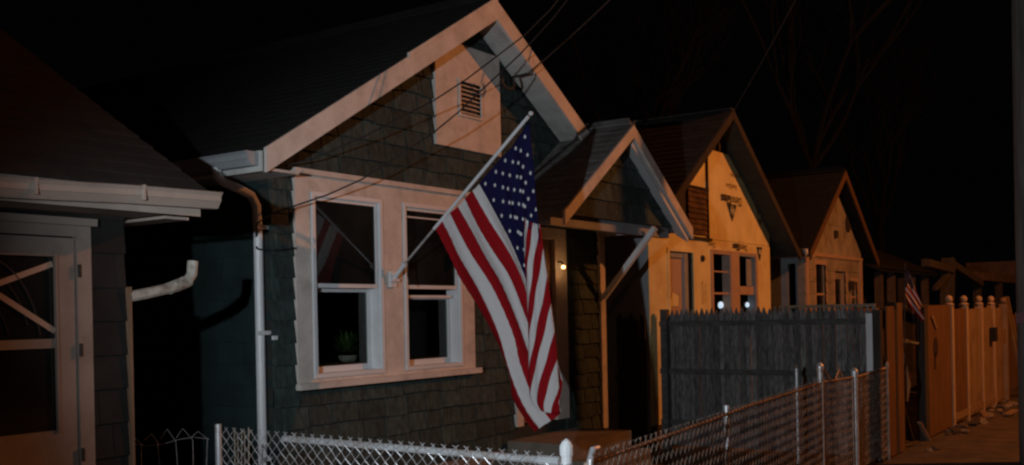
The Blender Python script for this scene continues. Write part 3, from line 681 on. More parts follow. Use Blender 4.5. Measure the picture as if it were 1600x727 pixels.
text_mesh('Dens', 0.12, M['fade_ink'], (14.02, YW - 0.0115, 2.76), UP, sh, 'printed_word', 0.0)
text_mesh('gypsum sheathing', 0.045, M['fade_ink'], (13.66, YW - 0.0115, 2.05), (math.radians(90), math.radians(90), 0), sh, 'printed_line')
text_mesh('fire rated core', 0.045, M['fade_ink'], (13.76, YW - 0.0115, 2.05), (math.radians(90), math.radians(90), 0), sh, 'printed_line')
mb = MB(); mb.ball((13.67, YW - 0.014, 2.54), 0.035, sz=1.4); mb.build('outlet_knob', M['ink'], H2)
# windows
tr2 = casing(H2, 13.98, 15.82, 1.28, 2.69, w2, YW - 0.012, 0.03, M['pinkwood'])
for i, (x0, x1, z0, z1) in enumerate(w2):
    mb = MB(); sash(mb, x0 + 0.002, x1 - 0.002, z0 + 0.002, z1 - 0.002, YW - 0.005, YW + 0.13, 0.03); wn = mb.build('window', M['greytrim'] if i else M['pinkwood'], H2)
    bits = [(x0 + 0.03, x1 - 0.03, 0.03, 0.05, 2.36, 2.38, 'rail'), (x0 + 0.03, x1 - 0.03, 0.03, 0.05, 2.03, 2.06, 'rail')] if i == 0 else [(x0 + 0.03, x1 - 0.03, 0.03, 0.05, 2.03, 2.16, 'rail'), (x1 - 0.24, x1 - 0.03, 0.06, 0.07, 2.17, 2.62, 'curtain')]
    for a, b, c_, d_, e_, f_, nm in bits:
        mb = MB(); mb.box(a, b, YW + c_, YW + d_, e_, f_); mb.build(nm, M['pinkwood'] if nm == 'rail' else M['greytrim'], wn)
mb = MB(); slab(mb, (0, YW - 0.011, 0), X, Z, FRONT, (12.54, 13.42, 0.3, 2.66), [], 0.022, [(12.60, 13.36, 0.3, 2.61)]); mb.build('door_casing', M['sheath'], H2)
mb = MB(); mb.box(12.605, 13.12, YW + 0.06, YW + 0.10, 0.42, 2.53); dd = mb.build('door', M['pinkwood'], H2)
mb = MB(); mb.box(12.605, 13.10, YW + 0.03, YW + 0.05, 2.53, 2.60); mb.box(13.12, 13.24, YW + 0.02, YW + 0.06, 0.4, 2.60); mb.build('frame', M['greytrim'], dd)
mb = MB(); mb.hull([(12.70, YW + 0.05, 1.86), (12.98, YW + 0.05, 1.86), (12.98, YW + 0.05, 2.0), (12.78, YW + 0.05, 2.05)], [(12.70, YW + 0.057, 1.86), (12.98, YW + 0.057, 1.86), (12.98, YW + 0.057, 2.0), (12.78, YW + 0.057, 2.05)]); mb.build('notice', M['sheath'], dd)
roof_pair(H2, C2, Z2, S2, 11.85, 16.95, 5.72, 15.3, M['roof2'])
rake_board(H2, C2, Z2, S2, 11.87, 16.93, 5.69, 0.13, 0.028, M['darkwood'])
rake_soffit(H2, C2, Z2, S2, 11.9, 16.9, 5.725, 6.02, 0.085, mat('dark_green_soffit', (0.035, 0.045, 0.04), 0.8, 0.2, 4, 0.3))
for n_, (x, y, z) in (('left', (14.57, 6.29, 1.87)), ('right', (15.64, 6.29, 1.87))):  # added glowing bodies on stands, imitating reflected glints in the lower panes
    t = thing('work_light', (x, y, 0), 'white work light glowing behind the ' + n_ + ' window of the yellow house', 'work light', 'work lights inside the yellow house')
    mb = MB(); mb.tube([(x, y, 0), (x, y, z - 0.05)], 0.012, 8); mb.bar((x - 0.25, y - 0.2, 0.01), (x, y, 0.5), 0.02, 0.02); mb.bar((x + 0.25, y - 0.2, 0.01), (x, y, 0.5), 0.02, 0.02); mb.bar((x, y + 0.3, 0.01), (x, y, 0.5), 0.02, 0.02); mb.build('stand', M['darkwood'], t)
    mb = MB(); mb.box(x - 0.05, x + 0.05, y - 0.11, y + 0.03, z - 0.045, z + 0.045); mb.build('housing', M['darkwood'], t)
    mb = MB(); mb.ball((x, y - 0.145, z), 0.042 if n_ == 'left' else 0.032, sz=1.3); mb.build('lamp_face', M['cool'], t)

# ------------------------------------------------------------ third house
H3 = thing('house', (19.7, 6.0, 0), 'small tan house with steep orange lit gable and white side gutter, beyond the yellow house', 'house')
C3, Z3, S3 = 19.72, 4.40, 0.745; XL3, XR3 = 18.0, 21.55; Y3 = 6.0
gp3 = gable_planes(C3, Z3 - 0.08, S3)
w3 = [(18.62, 19.20, 1.5, 2.60)]; d3 = [(19.75, 20.45, 0.4, 2.50)]; w3b = [(20.85, 21.25, 1.7, 2.3)]
mb = MB(); slab(mb, (0, Y3, 0), X, Z, FRONT, (XL3, XR3, 0, 4.4), gp3, 0.12, w3 + d3 + w3b)
mb.m = 1; shingles(mb, (0, Y3, 0), X, Z, FRONT, (XL3, XR3, 0.3, 2.76), gp3, 0.22, 3.0, 0.012, w3 + d3 + w3b)
shingles(mb, (0, Y3, 0), X, Z, FRONT, (XL3, XR3, 2.78, 4.4), gp3, 0.6, 0.6, 0.008)
mb.build('wall', [M['tanwall'], M['tanwall']], H3)
mb = MB(); slab(mb, (XL3 + 0.01, 0, 0), Y, Z, (-1, 0, 0), (Y3 + 0.12, 14, 0, 2.9), [], 0.1, [(6.16, 6.30, 1.3, 2.6)]); mb.box(XR3 - 0.1, XR3, Y3 + 0.12, 14, 0, 2.9)
mb.build('side_wall', M['greytrim'], H3)
roof_pair(H3, C3, Z3, S3, 17.52, 21.95, 5.75, 14.2, M['roof'])
rake_board(H3, C3, Z3, S3, 17.54, 21.93, 5.72, 0.15, 0.03, M['ply'])
gutter(H3, [(17.50, 2.82), (17.50, 2.73), (17.44, 2.73), (17.41, 2.77), (17.40, 2.80), (17.39, 2.82)], 5.76, 14.0, 'y', M['vinyl'])
mb = MB(); mb.box(17.52, 18.0, 5.8, 14, 2.70, 2.72); mb.build('eave_soffit', M['vinyl'], H3)
mb = MB()
for a, b in ((18.02, 18.16), (21.40, 21.56)): mb.box(a, b, Y3 - 0.035, Y3 - 0.013, 0.3, 2.74)
mb.box(18.0, 21.58, Y3 - 0.04, Y3 - 0.013, 2.742, 2.80); mb.build('trim_board', M['pinkwood'], H3)
for (x0, x1, z0, z1) in w3 + w3b:
    mb = MB(); slab(mb, (0, Y3 - 0.014, 0), X, Z, FRONT, (x0 - 0.08, x1 + 0.08, z0 - 0.08, z1 + 0.08), [], 0.03, [(x0, x1, z0, z1)]); mb.box(x0, x1, Y3 + 0.02, Y3 + 0.04, (z0 + z1) / 2 - 0.02, (z0 + z1) / 2 + 0.02); wn = mb.build('window', M['pinkwood'], H3)
    mb = MB(); mb.box(x0, x1, Y3 + 0.05, Y3 + 0.055, z0, z1); mb.build('pane', M['glass'], wn)
mb = MB(); slab(mb, (0, Y3 - 0.014, 0), X, Z, FRONT, (19.66, 20.54, 0.4, 2.59), [], 0.03, d3); mb.build('door_casing', M['pinkwood'], H3)
mb = MB(); slab(mb, (0, Y3 + 0.04, 0), X, Z, FRONT, (19.76, 20.44, 0.41, 2.49), [], 0.03, [(19.88, 20.32, 1.3, 2.35)]); dd = mb.build('door', M['tanwall'], H3)
mb = MB(); mb.box(19.88, 20.32, YW + 0.02, YW + 0.025, 1.3, 2.35); mb.build('pane', M['glass'], dd)
mb = MB(); mb.tube([(20.66, Y3 - 0.03, 3.46), (20.66, Y3 - 0.012, 3.46)], 0.17, 16); mb.build('round_vent', M['darkwood'], H3)
mb = MB(); mb.box(19.75, 19.88, Y3 - 0.06, Y3 - 0.014, 3.14, 3.28); mb.build('meter_box', M['darkwood'], H3)
mb = MB(); mb.box(20.62, 20.74, Y3 - 0.1, Y3 - 0.014, 2.14, 2.32); mb.build('wall_lantern', M['darkwood'], H3)

# ------------------------------------------------------------ fourth, dark house
H4 = thing('house', (24.6, 6.0, 0), 'dark low house with pale porch posts behind the small flag, farthest along the row', 'house')
mb = MB(); slab(mb, (0, 6.9, 0), X, Z, FRONT, (22.7, 27.6, 0, 2.7), [], 0.15, [(23.2, 23.9, 1.0, 2.3), (25.2, 26.0, 0.6, 2.3)]); mb.box(22.7, 22.85, 7.06, 12, 0, 2.7); mb.box(27.45, 27.6, 7.06, 12, 0, 2.7); mb.build('wall', M['darkwood'], H4)
mb = MB(); Wv = Vector((0, 1, 0.45)).normalized(); Nv = Vector((0, -0.45, 1)).normalized(); O4 = Vector((0, 5.8, 2.62))
slab(mb, O4, X, Wv, Nv, (22.5, 27.8, 0, 4.2), [], 0.08); shingles(mb, O4, X, Wv, Nv, (22.5, 27.8, -0.02, 4.2), [], 0.15, 0.33, 0.009); mb.build('roof', M['roof'], H4)
for x in (22.95, 24.0, 25.9, 27.3):
    mb = MB(); mb.box(x, x + 0.16, 5.95, 6.10, 0, 2.56); mb.build('porch_post', M['darkrail'], H4)
mb = MB(); mb.box(24.75, 25.75, 5.98, 6.05, 0.2, 2.45); mb.build('storm_panel', M['darkwood'], H4)
for x0, x1, z0, z1 in ((23.2, 23.9, 1.0, 2.3), (25.2, 26.0, 0.6, 2.3)):
    mb = MB(); mb.box(x0, x1, 6.95, 6.96, z0, z1); mb.build('window', M['glass'], H4)

# ------------------------------------------------------------ chain link fences
def chain_mesh(mb, p0, p1, h0, h1, z0=0.04, a=0.040, r=0.0023, sag=None, barb=0.03):
    p0 = Vector((*p0, 0)); p1 = Vector((*p1, 0)); L_ = (p1 - p0).length; d = (p1 - p0) / L_; nrm = Vector((-d.y, d.x, 0))
    n = int(L_ / a)
    for i in range(n):
        f = (i + 0.5) / n; H = h0 + (h1 - h0) * f; m = int((H - z0) / a); pts = []
        for k in range(m + 1):
            s_ = (i + ((k + i) % 2)) * a; z = H - k * a
            p = p0 + d * s_; dz = 0
            if sag: dz, off = sag(s_ / L_, z / H); p = p + nrm * off
            pts.append(p + Vector((0, 0, z + dz)) + nrm * (0.003 if (k % 2) else -0.003))
        if i % 2 == m % 2 or True:
            s_ = (i + ((i) % 2)) * a
            top = pts[0] + Vector((0, 0, barb * 0.9)) + d * (a * 0.42 * (-1 if i % 2 == 0 else 1)) + nrm * rnd.uniform(-0.008, 0.008)
            pts = [top] + pts
        mb.tube(pts, r, 4, cap=False)
def post(mb, x, y, h, r, cap=True):
    mb.tube([(x, y, -0.1), (x, y, h)], r, 12)
    if cap: mb.tube([(x, y, h - 0.05), (x, y, h - 0.02), (x, y, h), (x, y, h + 0.025), (x, y, h + 0.038)], [r + 0.006, r + 0.007, r + 0.006, r * 0.75, r * 0.15], 12)
CS = thing('chain_link_fence', (4.58, 4.2, 0), 'silver chain link fence with white top rail, running back to the left house corner', 'fence')
mb = MB(); chain_mesh(mb, (4.58, 2.90), (4.56, 5.52), 1.05, 1.07, r=0.003, barb=0.013); mb.build('wire_mesh', M['galv'], CS)
mb = MB(); mb.tube([(4.60, 2.88, 1.015), (4.60, 4.95, 1.03)], 0.021, 10); mb.tube([(4.60, 2.86, 1.015), (4.60, 2.99, 1.016)], 0.027, 10); mb.build('rail', M['postmetal'], CS)
mb = MB(); post(mb, 4.60, 2.82, 1.10, 0.030); mb.build('post', M['vinyl'], CS)
mb = MB(); post(mb, 4.57, 5.55, 1.10, 0.022, False); mb.build('post', M['postmetal'], CS)
for z in (1.0, 0.72, 0.4):
    mb = MB(); mb.tube([(4.60, 2.82, z - 0.01), (4.60, 2.82, z + 0.012)], 0.036, 12); mb.build('tension_band', M['galv'], CS)
# loose wire curling away towards the gap between the houses
LW = thing('loose_wire_mesh', (4.4, 5.9, 0), 'faint sagging loose wire mesh in the dark gap left of the galvanised post', 'wire mesh')
mb = MB()
for k in range(10):
    x = 4.52 - 0.085 * k; y = 5.62 + 0.05 * k
    mb.tube([(x - 0.02 * math.sin(z * 4 + k), y, z) for z in [0.1 + 0.1 * j for j in range(10)]] + [(x - 0.06, y, 1.06 + 0.03 * math.sin(k)), (x - 0.12, y - 0.01, 1.03)], 0.0017, 4)
for z in (0.3, 0.55, 0.8, 1.0): mb.tube([(4.54 - 0.085 * k, 5.61 + 0.05 * k, z + 0.02 * math.sin(k * 1.3)) for k in range(10)], 0.0016, 4)
mb.build('strands', M['galv'], LW)
CF = thing('chain_link_fence', (7.2, 2.95, 0), 'rusty chain link fence along the sidewalk in front of the green house and picket fence', 'fence')
mb = MB(); chain_mesh(mb, (4.70, 2.72), (9.70, 3.10), 1.04, 1.10, a=0.040, r=0.0031, barb=0.02); mb.build('wire_mesh', M['rusty'], CF)
mb = MB(); mb.tube([(4.66, 2.74, 1.00), (6.4, 2.875, 1.03), (7.5, 2.96, 1.055), (9.74, 3.12, 1.075)], 0.012, 8)
rr = MB()
mb.build('rail', M['rusty'], CF)
for x, y, h in ((7.06, 2.95, 1.10), (9.76, 3.12, 1.24)):
    mb = MB(); post(mb, x, y, h, 0.020 if x < 9 else 0.028, x > 9); mb.build('post', M['postmetal'], CF)
mb = MB(); mb.tube([(4.66, 2.73, -0.05), (4.67, 2.73, 0.9), (4.69, 2.73, 1.02), (4.73, 2.735, 1.07), (4.79, 2.74, 1.07)], 0.018, 10); mb.build('end_post', M['galv'], CF)
WD = MB()
for k in range(420):
    x = rnd.uniform(4.9, 12.2); y = 2.74 + (x - 4.7) * 0.076 + rnd.uniform(-0.02, 0.22); h = rnd.uniform(0.08, 0.38); a = rnd.uniform(-0.10, 0.10); b_ = rnd.uniform(-0.06, 0.06)
    WD.poly([(x, y, 0), (x + 0.008, y, 0), (x + a, y + b_, h)])
tag(WD.build('dry_weeds', mat('dry_grass', (0.16, 0.12, 0.06), 0.9, 0.3, island=0.3)), 'dry weeds growing through the base of the rusty chain link fence', 'weeds', kind='stuff')
mb = MB()
for k in range(5):
    y0_ = 5.30 + 0.035 * k
    mb.tube([(4.60, y0_, 0.0), (4.605, y0_ + rnd.uniform(-.01, .01), 0.5), (4.60, y0_ + rnd.uniform(-.02, .02), 1.06 + rnd.uniform(-0.02, 0.03))], 0.004, 5)
tag(mb.build('dead_vine_stems', mat('dead_stem', (0.34, 0.30, 0.24), 0.9, 0.2)), 'pale dead stems standing up the chain link beside the left post', 'stems', kind='stuff')
# gate
G = thing('chain_link_gate', (10.4, 3.15, 0), 'narrow chain link gate with a bent top latch, right of the tall rusty post', 'gate')
mb = MB(); chain_mesh(mb, (9.86, 3.13), (10.86, 3.15), 1.08, 1.06, r=0.0034, barb=0.015); mb.build('wire_mesh', M['rusty'], G)
mb = MB(); mb.tube([(9.84, 3.13, 0.06), (9.84, 3.13, 1.08), (10.90, 3.15, 1.06), (10.90, 3.15, 0.06), (9.84, 3.13, 0.06)], 0.014, 8); mb.build('frame', M['rusty'], G)
mb = MB(); mb.tube([(9.80, 3.12, 1.24), (9.95, 3.12, 1.16), (10.08, 3.12, 1.08)], 0.012, 6); mb.build('bent_rod', M['rusty'], G); mb = MB(); mb.tube([(10.30, 3.14, 1.08), (10.42, 3.14, 1.17), (10.54, 3.14, 1.09)], 0.012, 6); mb.tube([(10.42, 3.14, 1.06), (10.42, 3.14, 1.21)], 0.010, 6); mb.build('latch', M['rusty'], G)
CR = thing('chain_link_fence', (11.6, 3.15, 0), 'short chain link panel between the bright gate post and the plywood fence', 'fence')
mb = MB(); chain_mesh(mb, (11.04, 3.15), (12.28, 3.16), 1.06, 1.09, r=0.0034, barb=0.015); mb.build('wire_mesh', M['rusty'], CR)
mb = MB(); mb.tube([(11.0, 3.15, 1.05), (12.3, 3.16, 1.08)], 0.012, 8); mb.build('rail', M['rusty'], CR)
for x, h, r in ((11.0, 1.12, 0.032), (12.32, 1.12, 0.017)):
    mb = MB(); post(mb, x, 3.15, h, r); mb.build('post', M['postmetal'] if x < 12 else M['rusty'], CR)
OP = thing('steel_post', (11.66, 4.0, 0), 'lone rusty steel post standing in front of the grey picket fence', 'post')
mb = MB(); post(mb, 11.66, 4.0, 1.10, 0.022, False); mb.build('tube', M['postmetal'], OP)
mb = MB(); mb.tube([(11.66, 4.0, 1.10), (11.66, 4.0, 1.14)], [0.026, 0.012], 10); mb.build('cap', M['rusty'], OP)

# ------------------------------------------------------------ grey picket fence (perpendicular to the street)
PF = thing('picket_fence', (12.2, 4.6, 0), 'tall weathered grey stockade fence with pointed picket tops facing the left', 'fence')
mb = MB(); y = 3.22; k = 0
while y < 6.0:
    wd = rnd.uniform(0.064, 0.078); h = 1.80 + rnd.uniform(-0.014, 0.014) - (0.02 if y > 5.8 else 0); x = 12.2 + rnd.uniform(-0.007, 0.007)
    h += 0.02; a = [(y, 0.05), (y + wd - 0.007, 0.05), (y + wd - 0.007, h - 0.085), (y + wd * 0.58, h - 0.015), (y + wd / 2 - 0.002, h), (y + wd * 0.36, h - 0.015), (y, h - 0.085)]
    mb.hull([(x, p[0], p[1]) for p in a], [(x + 0.02, p[0], p[1]) for p in a]); y += wd; k += 1
mb.build('pickets', M['greywood'], PF)
for z in (1.60, 0.98, 0.32):
    mb = MB(); mb.box(12.150, 12.192, 3.2, 5.99, z, z + 0.065); mb.build('rail', M['greyrail'], PF)
for y, h, m_ in ((3.16, 1.76, 'darkwood'), (5.86, 1.82, 'greyrail')):
    mb = MB(); mb.box(12.10, 12.19, y, y + 0.09, 0, h); mb.build('post', M[m_], PF)
mb = MB(); mb.box(12.132, 12.148, 3.21, 3.33, 0.95, 1.72); mb.build('white_board', M['vinyl'], PF)
mb = MB(); mb.box(12.235, 12.275, 3.25, 4.40, 1.80, 1.835); mb.build('cap_board', M['cream'], PF)
P2 = thing('picket_fence', (12.3, 6.3, 0), 'black scorched looking picket stub fence in the gap right of the green house', 'fence')
mb = MB()
for k in range(5):
    y = 6.08 + 0.085 * k; h = 1.78 - 0.05 * (k % 2); x = 11.92 + 0.0 * k
    a = [(y, 0.02), (y + 0.075, 0.02), (y + 0.075, h - 0.07), (y + 0.037, h), (y, h - 0.07)]
    mb.hull([(x, p[0], p[1]) for p in a], [(x + 0.02, p[0], p[1]) for p in a])
mb.build('pickets', M['darkwood'], P2)
mb = MB(); mb.box(11.87, 11.915, 6.06, 6.5, 0.9, 0.97); mb.build('rail', M['darkwood'], P2)

# ------------------------------------------------------------ street fence to the right
B1 = thing('board_fence', (12.8, 3.15, 0), 'brown upright planks with black gaps just right of the grey picket fence', 'fence')
for x0, x1, h, m_ in ((12.42, 12.78, 1.80, 'ply'), (12.80, 12.90, 1.76, 'darkwood'), (12.91, 13.17, 1.84, 'ply')):
    mb = MB(); mb.box(x0, x1, 3.16 + rnd.uniform(0, 0.01), 3.19, 0.02, h); mb.build('plank', M[m_], B1)
for z in (0.4, 1.70):
    mb = MB(); mb.box(12.40, 13.2, 3.195, 3.24, z, z + 0.06); mb.build('rail', M['darkwood'], B1)
B2 = thing('doorway_frame', (13.9, 3.2, 0), 'open rough timber gateway with a grey post between plank and plywood fences', 'gateway')
mb = MB(); mb.box(14.30, 14.50, 3.165, 3.28, 0, 1.77); mb.build('post', M['darkwood'], B2)
mb = MB(); mb.box(13.17, 14.5, 3.16, 3.24, 1.775, 1.815); mb.build('lintel', M['darkwood'], B2)
mb = MB(); mb.box(13.2, 14.9, 3.9, 3.93, 0.7, 1.78); mb.build('back_panel', M['ply'], B2)
B3 = thing('plywood_fence', (15.2, 3.18, 0), 'smooth plywood fence panel with a dark oval stain beside the sidewalk', 'fence')
mb = MB(); mb.box(14.52, 15.98, 3.17, 3.19, 0.03, 1.80); mb.build('panel', M['ply'], B3)
mb = MB(); mb.tube([(14.95, 3.163, 1.22), (14.95, 3.169, 1.22)], 0.14, 18); mb.box(14.86, 14.94, 3.163, 3.169, 0.92, 1.14); mb.build('stain_patch', mat('dark_stain', (0.025, 0.012, 0.007), 0.8, 0.2), B3)
mb = MB(); mb.hull([(14.68, 3.15, 1.64), (14.74, 3.15, 1.68), (15.02, 3.15, 1.50), (14.98, 3.15, 1.46)], [(14.68, 3.16, 1.64), (14.74, 3.16, 1.68), (15.02, 3.16, 1.50), (14.98, 3.16, 1.46)]); mb.build('torn_strip', M['cream'], B3)
mb = MB(); mb.box(14.52, 15.98, 3.195, 3.24, 1.68, 1.74); mb.build('rail', M['brownwood'], B3)
xs = [16.05, 17.13, 18.38, 19.5, 20.5]
ORD = ['nearest', 'second', 'third', 'fourth']
for i in range(4):
    x0, x1 = xs[i], xs[i + 1]
    V = thing('vinyl_fence_section', (x0, 3.18, 0), ['cream fence panel whose ball topped post stands at the end of the plywood', 'cream fence panel starting at the brightest tall ball topped post', 'cream fence panel with a small black box hung on it', 'farthest cream fence panel before the leaning boards'][i], 'fence', 'cream fence panels with ball caps')
    mb = MB(); mb.box(x0 - 0.065, x0 + 0.065, 3.150, 3.26, 0, 1.80); mb.build('post', M['creampost'], V)
    mb = MB(); mb.tube([(x0, 3.205, 1.80), (x0, 3.205, 1.83)], [0.085, 0.05], 10); mb.ball((x0, 3.205, 1.885), 0.058); mb.build('ball_cap', M['creampost'], V, smooth=True)
    mb = MB(); xx = x0 + 0.07
    while xx < x1 - 0.2:
        mb.box(xx, xx + 0.148, 3.16, 3.18, 0.06, 1.74 - 0.01 * (i % 2)); xx += 0.152
    mb.build('panel', M['cream'] if i != 0 else M['ply'], V)
    mb = MB(); mb.box(x0 + 0.07, x1 - 0.07, 3.145, 3.158, 0.1, 0.2); mb.build('rail', M['cream'], V)
    mb = MB(); mb.box(x0 + 0.07, x1 - 0.07, 3.182, 3.22, 1.6, 1.7); mb.build('rail', M['cream'], V)
mb = MB(); mb.box(19.0, 19.22, 3.06, 3.144, 1.16, 1.40); bx_ = mb.build('black_box', M['black']); tag(bx_, 'small black box hanging on the street side of the cream fence', 'box')
mb = MB(); mb.box(20.44, 20.56, 3.10, 3.23, 0, 1.80); mb.ball((20.5, 3.165, 1.86), 0.058); tag(mb.build('end_post', M['cream']), 'last ball topped cream post before the leaning boards', 'post')
for k, (x, dx) in enumerate(((20.95, 0.75), (21.25, 0.8))):
    mb = MB(); mb.bar((x, 3.2, 1.92), (x + dx, 3.0, 0.01), 0.09, 0.03, up=(0, 1, 0))
    tag(mb.build('leaning_board', M['cream']), ['pale board leaning at the end of the cream fence, the nearer of two', 'pale board leaning at the end of the cream fence, the farther of two'][k], 'board', 'leaning boards')
mb = MB()
for k in range(16): mb.box(21.3 + 0.5 * k, 21.3 + 0.5 * k + 0.48, 3.5, 3.53, 0, 1.6 + 0.05 * math.sin(k * 2.1))
tag(mb.build('board_fence', M['brownwood']), 'dim distant brown board fence behind the leaning boards at the right edge', 'fence')

# debris at the foot of the fence
def rock(name, x, y, z, r, m, label, cat, group=None, sx=1.0, sz=0.5):
    bm = bmesh.new(); bmesh.ops.create_icosphere(bm, subdivisions=2, radius=r)
    for v_ in bm.verts:
        v_.co *= 1 + rnd.uniform(-0.22, 0.22); v_.co.x *= sx; v_.co.z *= sz
    me = bpy.data.meshes.new(name); bm.to_mesh(me); bm.free(); me.materials.append(m)
    o = bpy.data.objects.new(name, me); COL.objects.link(o); o.location = (x, y, z); return tag(o, label, cat, group)
for k in range(26):
    x = rnd.uniform(12.6, 20.5); r = rnd.uniform(0.04, 0.10)
    rock('rubble_lump', x, rnd.uniform(2.85, 3.12), r * 0.25, r, M['rubble'] if k % 3 else M['concrete'], 'small brown lump of rubble at the foot of the street fence', 'rubble', 'rubble lumps along the fence foot', rnd.uniform(0.8, 1.6), rnd.uniform(0.35, 0.7))
for k, (x, y, rz, l) in enumerate(((17.4, 2.95, 0.5, 0.55), (17.9, 2.75, -0.3, 0.45), (16.3, 2.95, 0.1, 0.4), (15.2, 2.95, 1.0, 0.3))):
    mb = MB(); mb.bar((x, y, 0.03), (x + l * math.cos(rz), y + l * math.sin(rz) * 0.5, 0.07), 0.10, 0.025)
    tag(mb.build('wood_scrap', M['cream'] if k < 2 else M['darkwood']), ['pale plank scrap on the sidewalk by the cream fence', 'second pale plank scrap lying farther out on the sidewalk', 'dark plank scrap below the first ball topped post', 'short dark scrap at the plywood foot'][k], 'wood scrap', 'plank scraps on the sidewalk')
# junk in the gateway
J = thing('junk_pile', (13.7, 3.4, 0), 'heap of broken dark boards and scraps filling the open gateway', 'junk')
mb = MB()
for k in range(14):
    x = rnd.uniform(13.3, 14.2); y = rnd.uniform(3.3, 3.7); a = rnd.uniform(-0.35, 0.35)
    mb.bar((x, y, 0.02), (x + a, y + rnd.uniform(-0.1, 0.1), rnd.uniform(0.5, 1.35)), rnd.uniform(0.04, 0.14), 0.02)
mb.build('boards', M['darkwood'], J)
mb = MB(); mb.bar((13.25, 3.3, 1.38), (14.25, 3.25, 1.30), 0.05, 0.03); mb.bar((13.3, 3.28, 1.42), (13.9, 3.25, 1.33), 0.03, 0.02); mb.build('top_stick', M['greywood'], J)
mb = MB(); mb.box(13.42, 13.52, 3.24, 3.3, 1.0, 1.2); mb.build('blue_can', mat('blue_paint_can', (0.03, 0.06, 0.25), 0.5, 0.1), J)
mb = MB(); mb.tube([(13.3, 3.25, 0.85), (13.36, 3.22, 1.02), (13.42, 3.2, 0.8), (13.4, 3.2, 0.6)], [0.04, 0.06, 0.05, 0.02], 8); mb.build('rag', M['cream'], J)
mb = MB(); mb.bar((13.62, 3.1, 0.32), (13.9, 3.05, 0.06), 0.05, 0.02); tag(mb.build('broken_slat', M['cream']), 'short splintered slat catching the light at the foot of the gateway', 'slat')

# small second flag
F2 = thing('flag', (13.2, 3.14, 1.3), 'small american flag leaning above the plank fence in front of the dark house', 'flag')
mb = MB(); mb.tube([(13.12, 3.145, 1.3), (13.20, 3.145, 1.93), (13.24, 3.145, 2.33)], 0.009, 8); mb.build('pole', M['darkwood'], F2)
me_v = []; me_f = []; uvs = []; mi = []
def f2(u, v_):                                # u along the hoist (0 bottom..1 top), v down the fly
    hx, hz = 13.30 - 0.13 * u + 0.16 * u, 1.93 + 0.33 * u
    return (hx + 0.62 * v_ * (1 - 0.35 * u) - 0.10, 3.13 + 0.022 * math.sin(u * 11 + v_ * 3) - 0.05 * v_, hz - 0.34 * v_ * (1 + 0.10 * u))
n1, n2 = 26, 20
for j in range(n2 + 1):
    for i in range(n1 + 1): me_v.append(f2(i / n1, j / n2)); uvs.append((0, 13 * i / n1))
for j in range(n2):
    for i in range(n1):
        a = j * (n1 + 1) + i; me_f.append((a, a + 1, a + n1 + 2, a + n1 + 1)); mi.append(1 if (i >= 12 and j < 9) else 0)
for ci in range(11):
    for ri in range(9):
        if (ci + ri) % 2: continue
        c_ = Vector(f2(0.48 + 0.50 * (ri + 1) / 10, 0.44 * (ci + 1) / 12)) + Vector((-0.004, -0.004, 0)); i0 = len(me_v); r = 0.006
        for k in range(10):
            an = math.pi / 2 + k * math.pi / 5; q_ = r if k % 2 == 0 else r * 0.4
            me_v.append(tuple(c_ + Vector((math.cos(an) * q_, 0, math.sin(an) * q_)))); uvs.append((0, 0))
        me_f.append(tuple(range(i0, i0 + 10))); mi.append(2)
me = bpy.data.meshes.new('cloth'); me.from_pydata(me_v, [], me_f)
for m in (M['stripes'], M['canton'], M['star']): me.materials.append(m)
me.polygons.foreach_set('material_index', mi); uvl = me.uv_layers.new(name='UVMap')
for lp in me.loops: uvl.data[lp.index].uv = uvs[lp.vertex_index]
me.update(); o = bpy.data.objects.new('cloth', me); COL.objects.link(o); o.parent = F2; o.location = -F2.location
so = o.modifiers.new('thickness', 'SOLIDIFY'); so.thickness = 0.001; so.offset = 0

# broken timber frame beyond the fences
T = thing('timber_frame', (22.2, 4.5, 0), 'leaning broken timber post with two arms rising behind the ball topped fence', 'timber')
mb = MB(); mb.bar((21.9, 4.5, 0.0), (22.6, 4.5, 2.75), 0.24, 0.2); mb.build('post', M['darkwood'], T)
mb = MB(); mb.bar((20.15, 4.42, 2.60), (22.5, 4.42, 2.60 - 0.08), 0.14, 0.14); mb.build('left_arm', M['darkwood'], T)
mb = MB(); mb.bar((20.9, 4.42, 2.12), (22.2, 4.42, 2.45), 0.08, 0.08); mb.build('lower_brace', M['darkwood'], T)
mb = MB(); mb.bar((22.6, 4.42, 2.62), (25.6, 4.42, 2.28), 0.14, 0.14); mb.build('right_arm', M['darkwood'], T)
T2 = thing('beam_stand', (28.5, 4.5, 0), 'long horizontal orange lit beam carrying a square box near the right edge', 'beam')
mb = MB(); mb.box(25.2, 32.4, 4.4, 4.6, 2.36, 2.54); mb.build('beam', M['darkrail'], T2)
for x in (25.6, 28.5, 31.8):
    mb = MB(); mb.box(x, x + 0.15, 4.42, 4.58, 0, 2.355); mb.build('leg', M['darkwood'], T2)
mb = MB(); mb.box(30.4, 32.0, 4.38, 5.6, 2.545, 2.95); mb.build('box', M['darkrail'], T2)

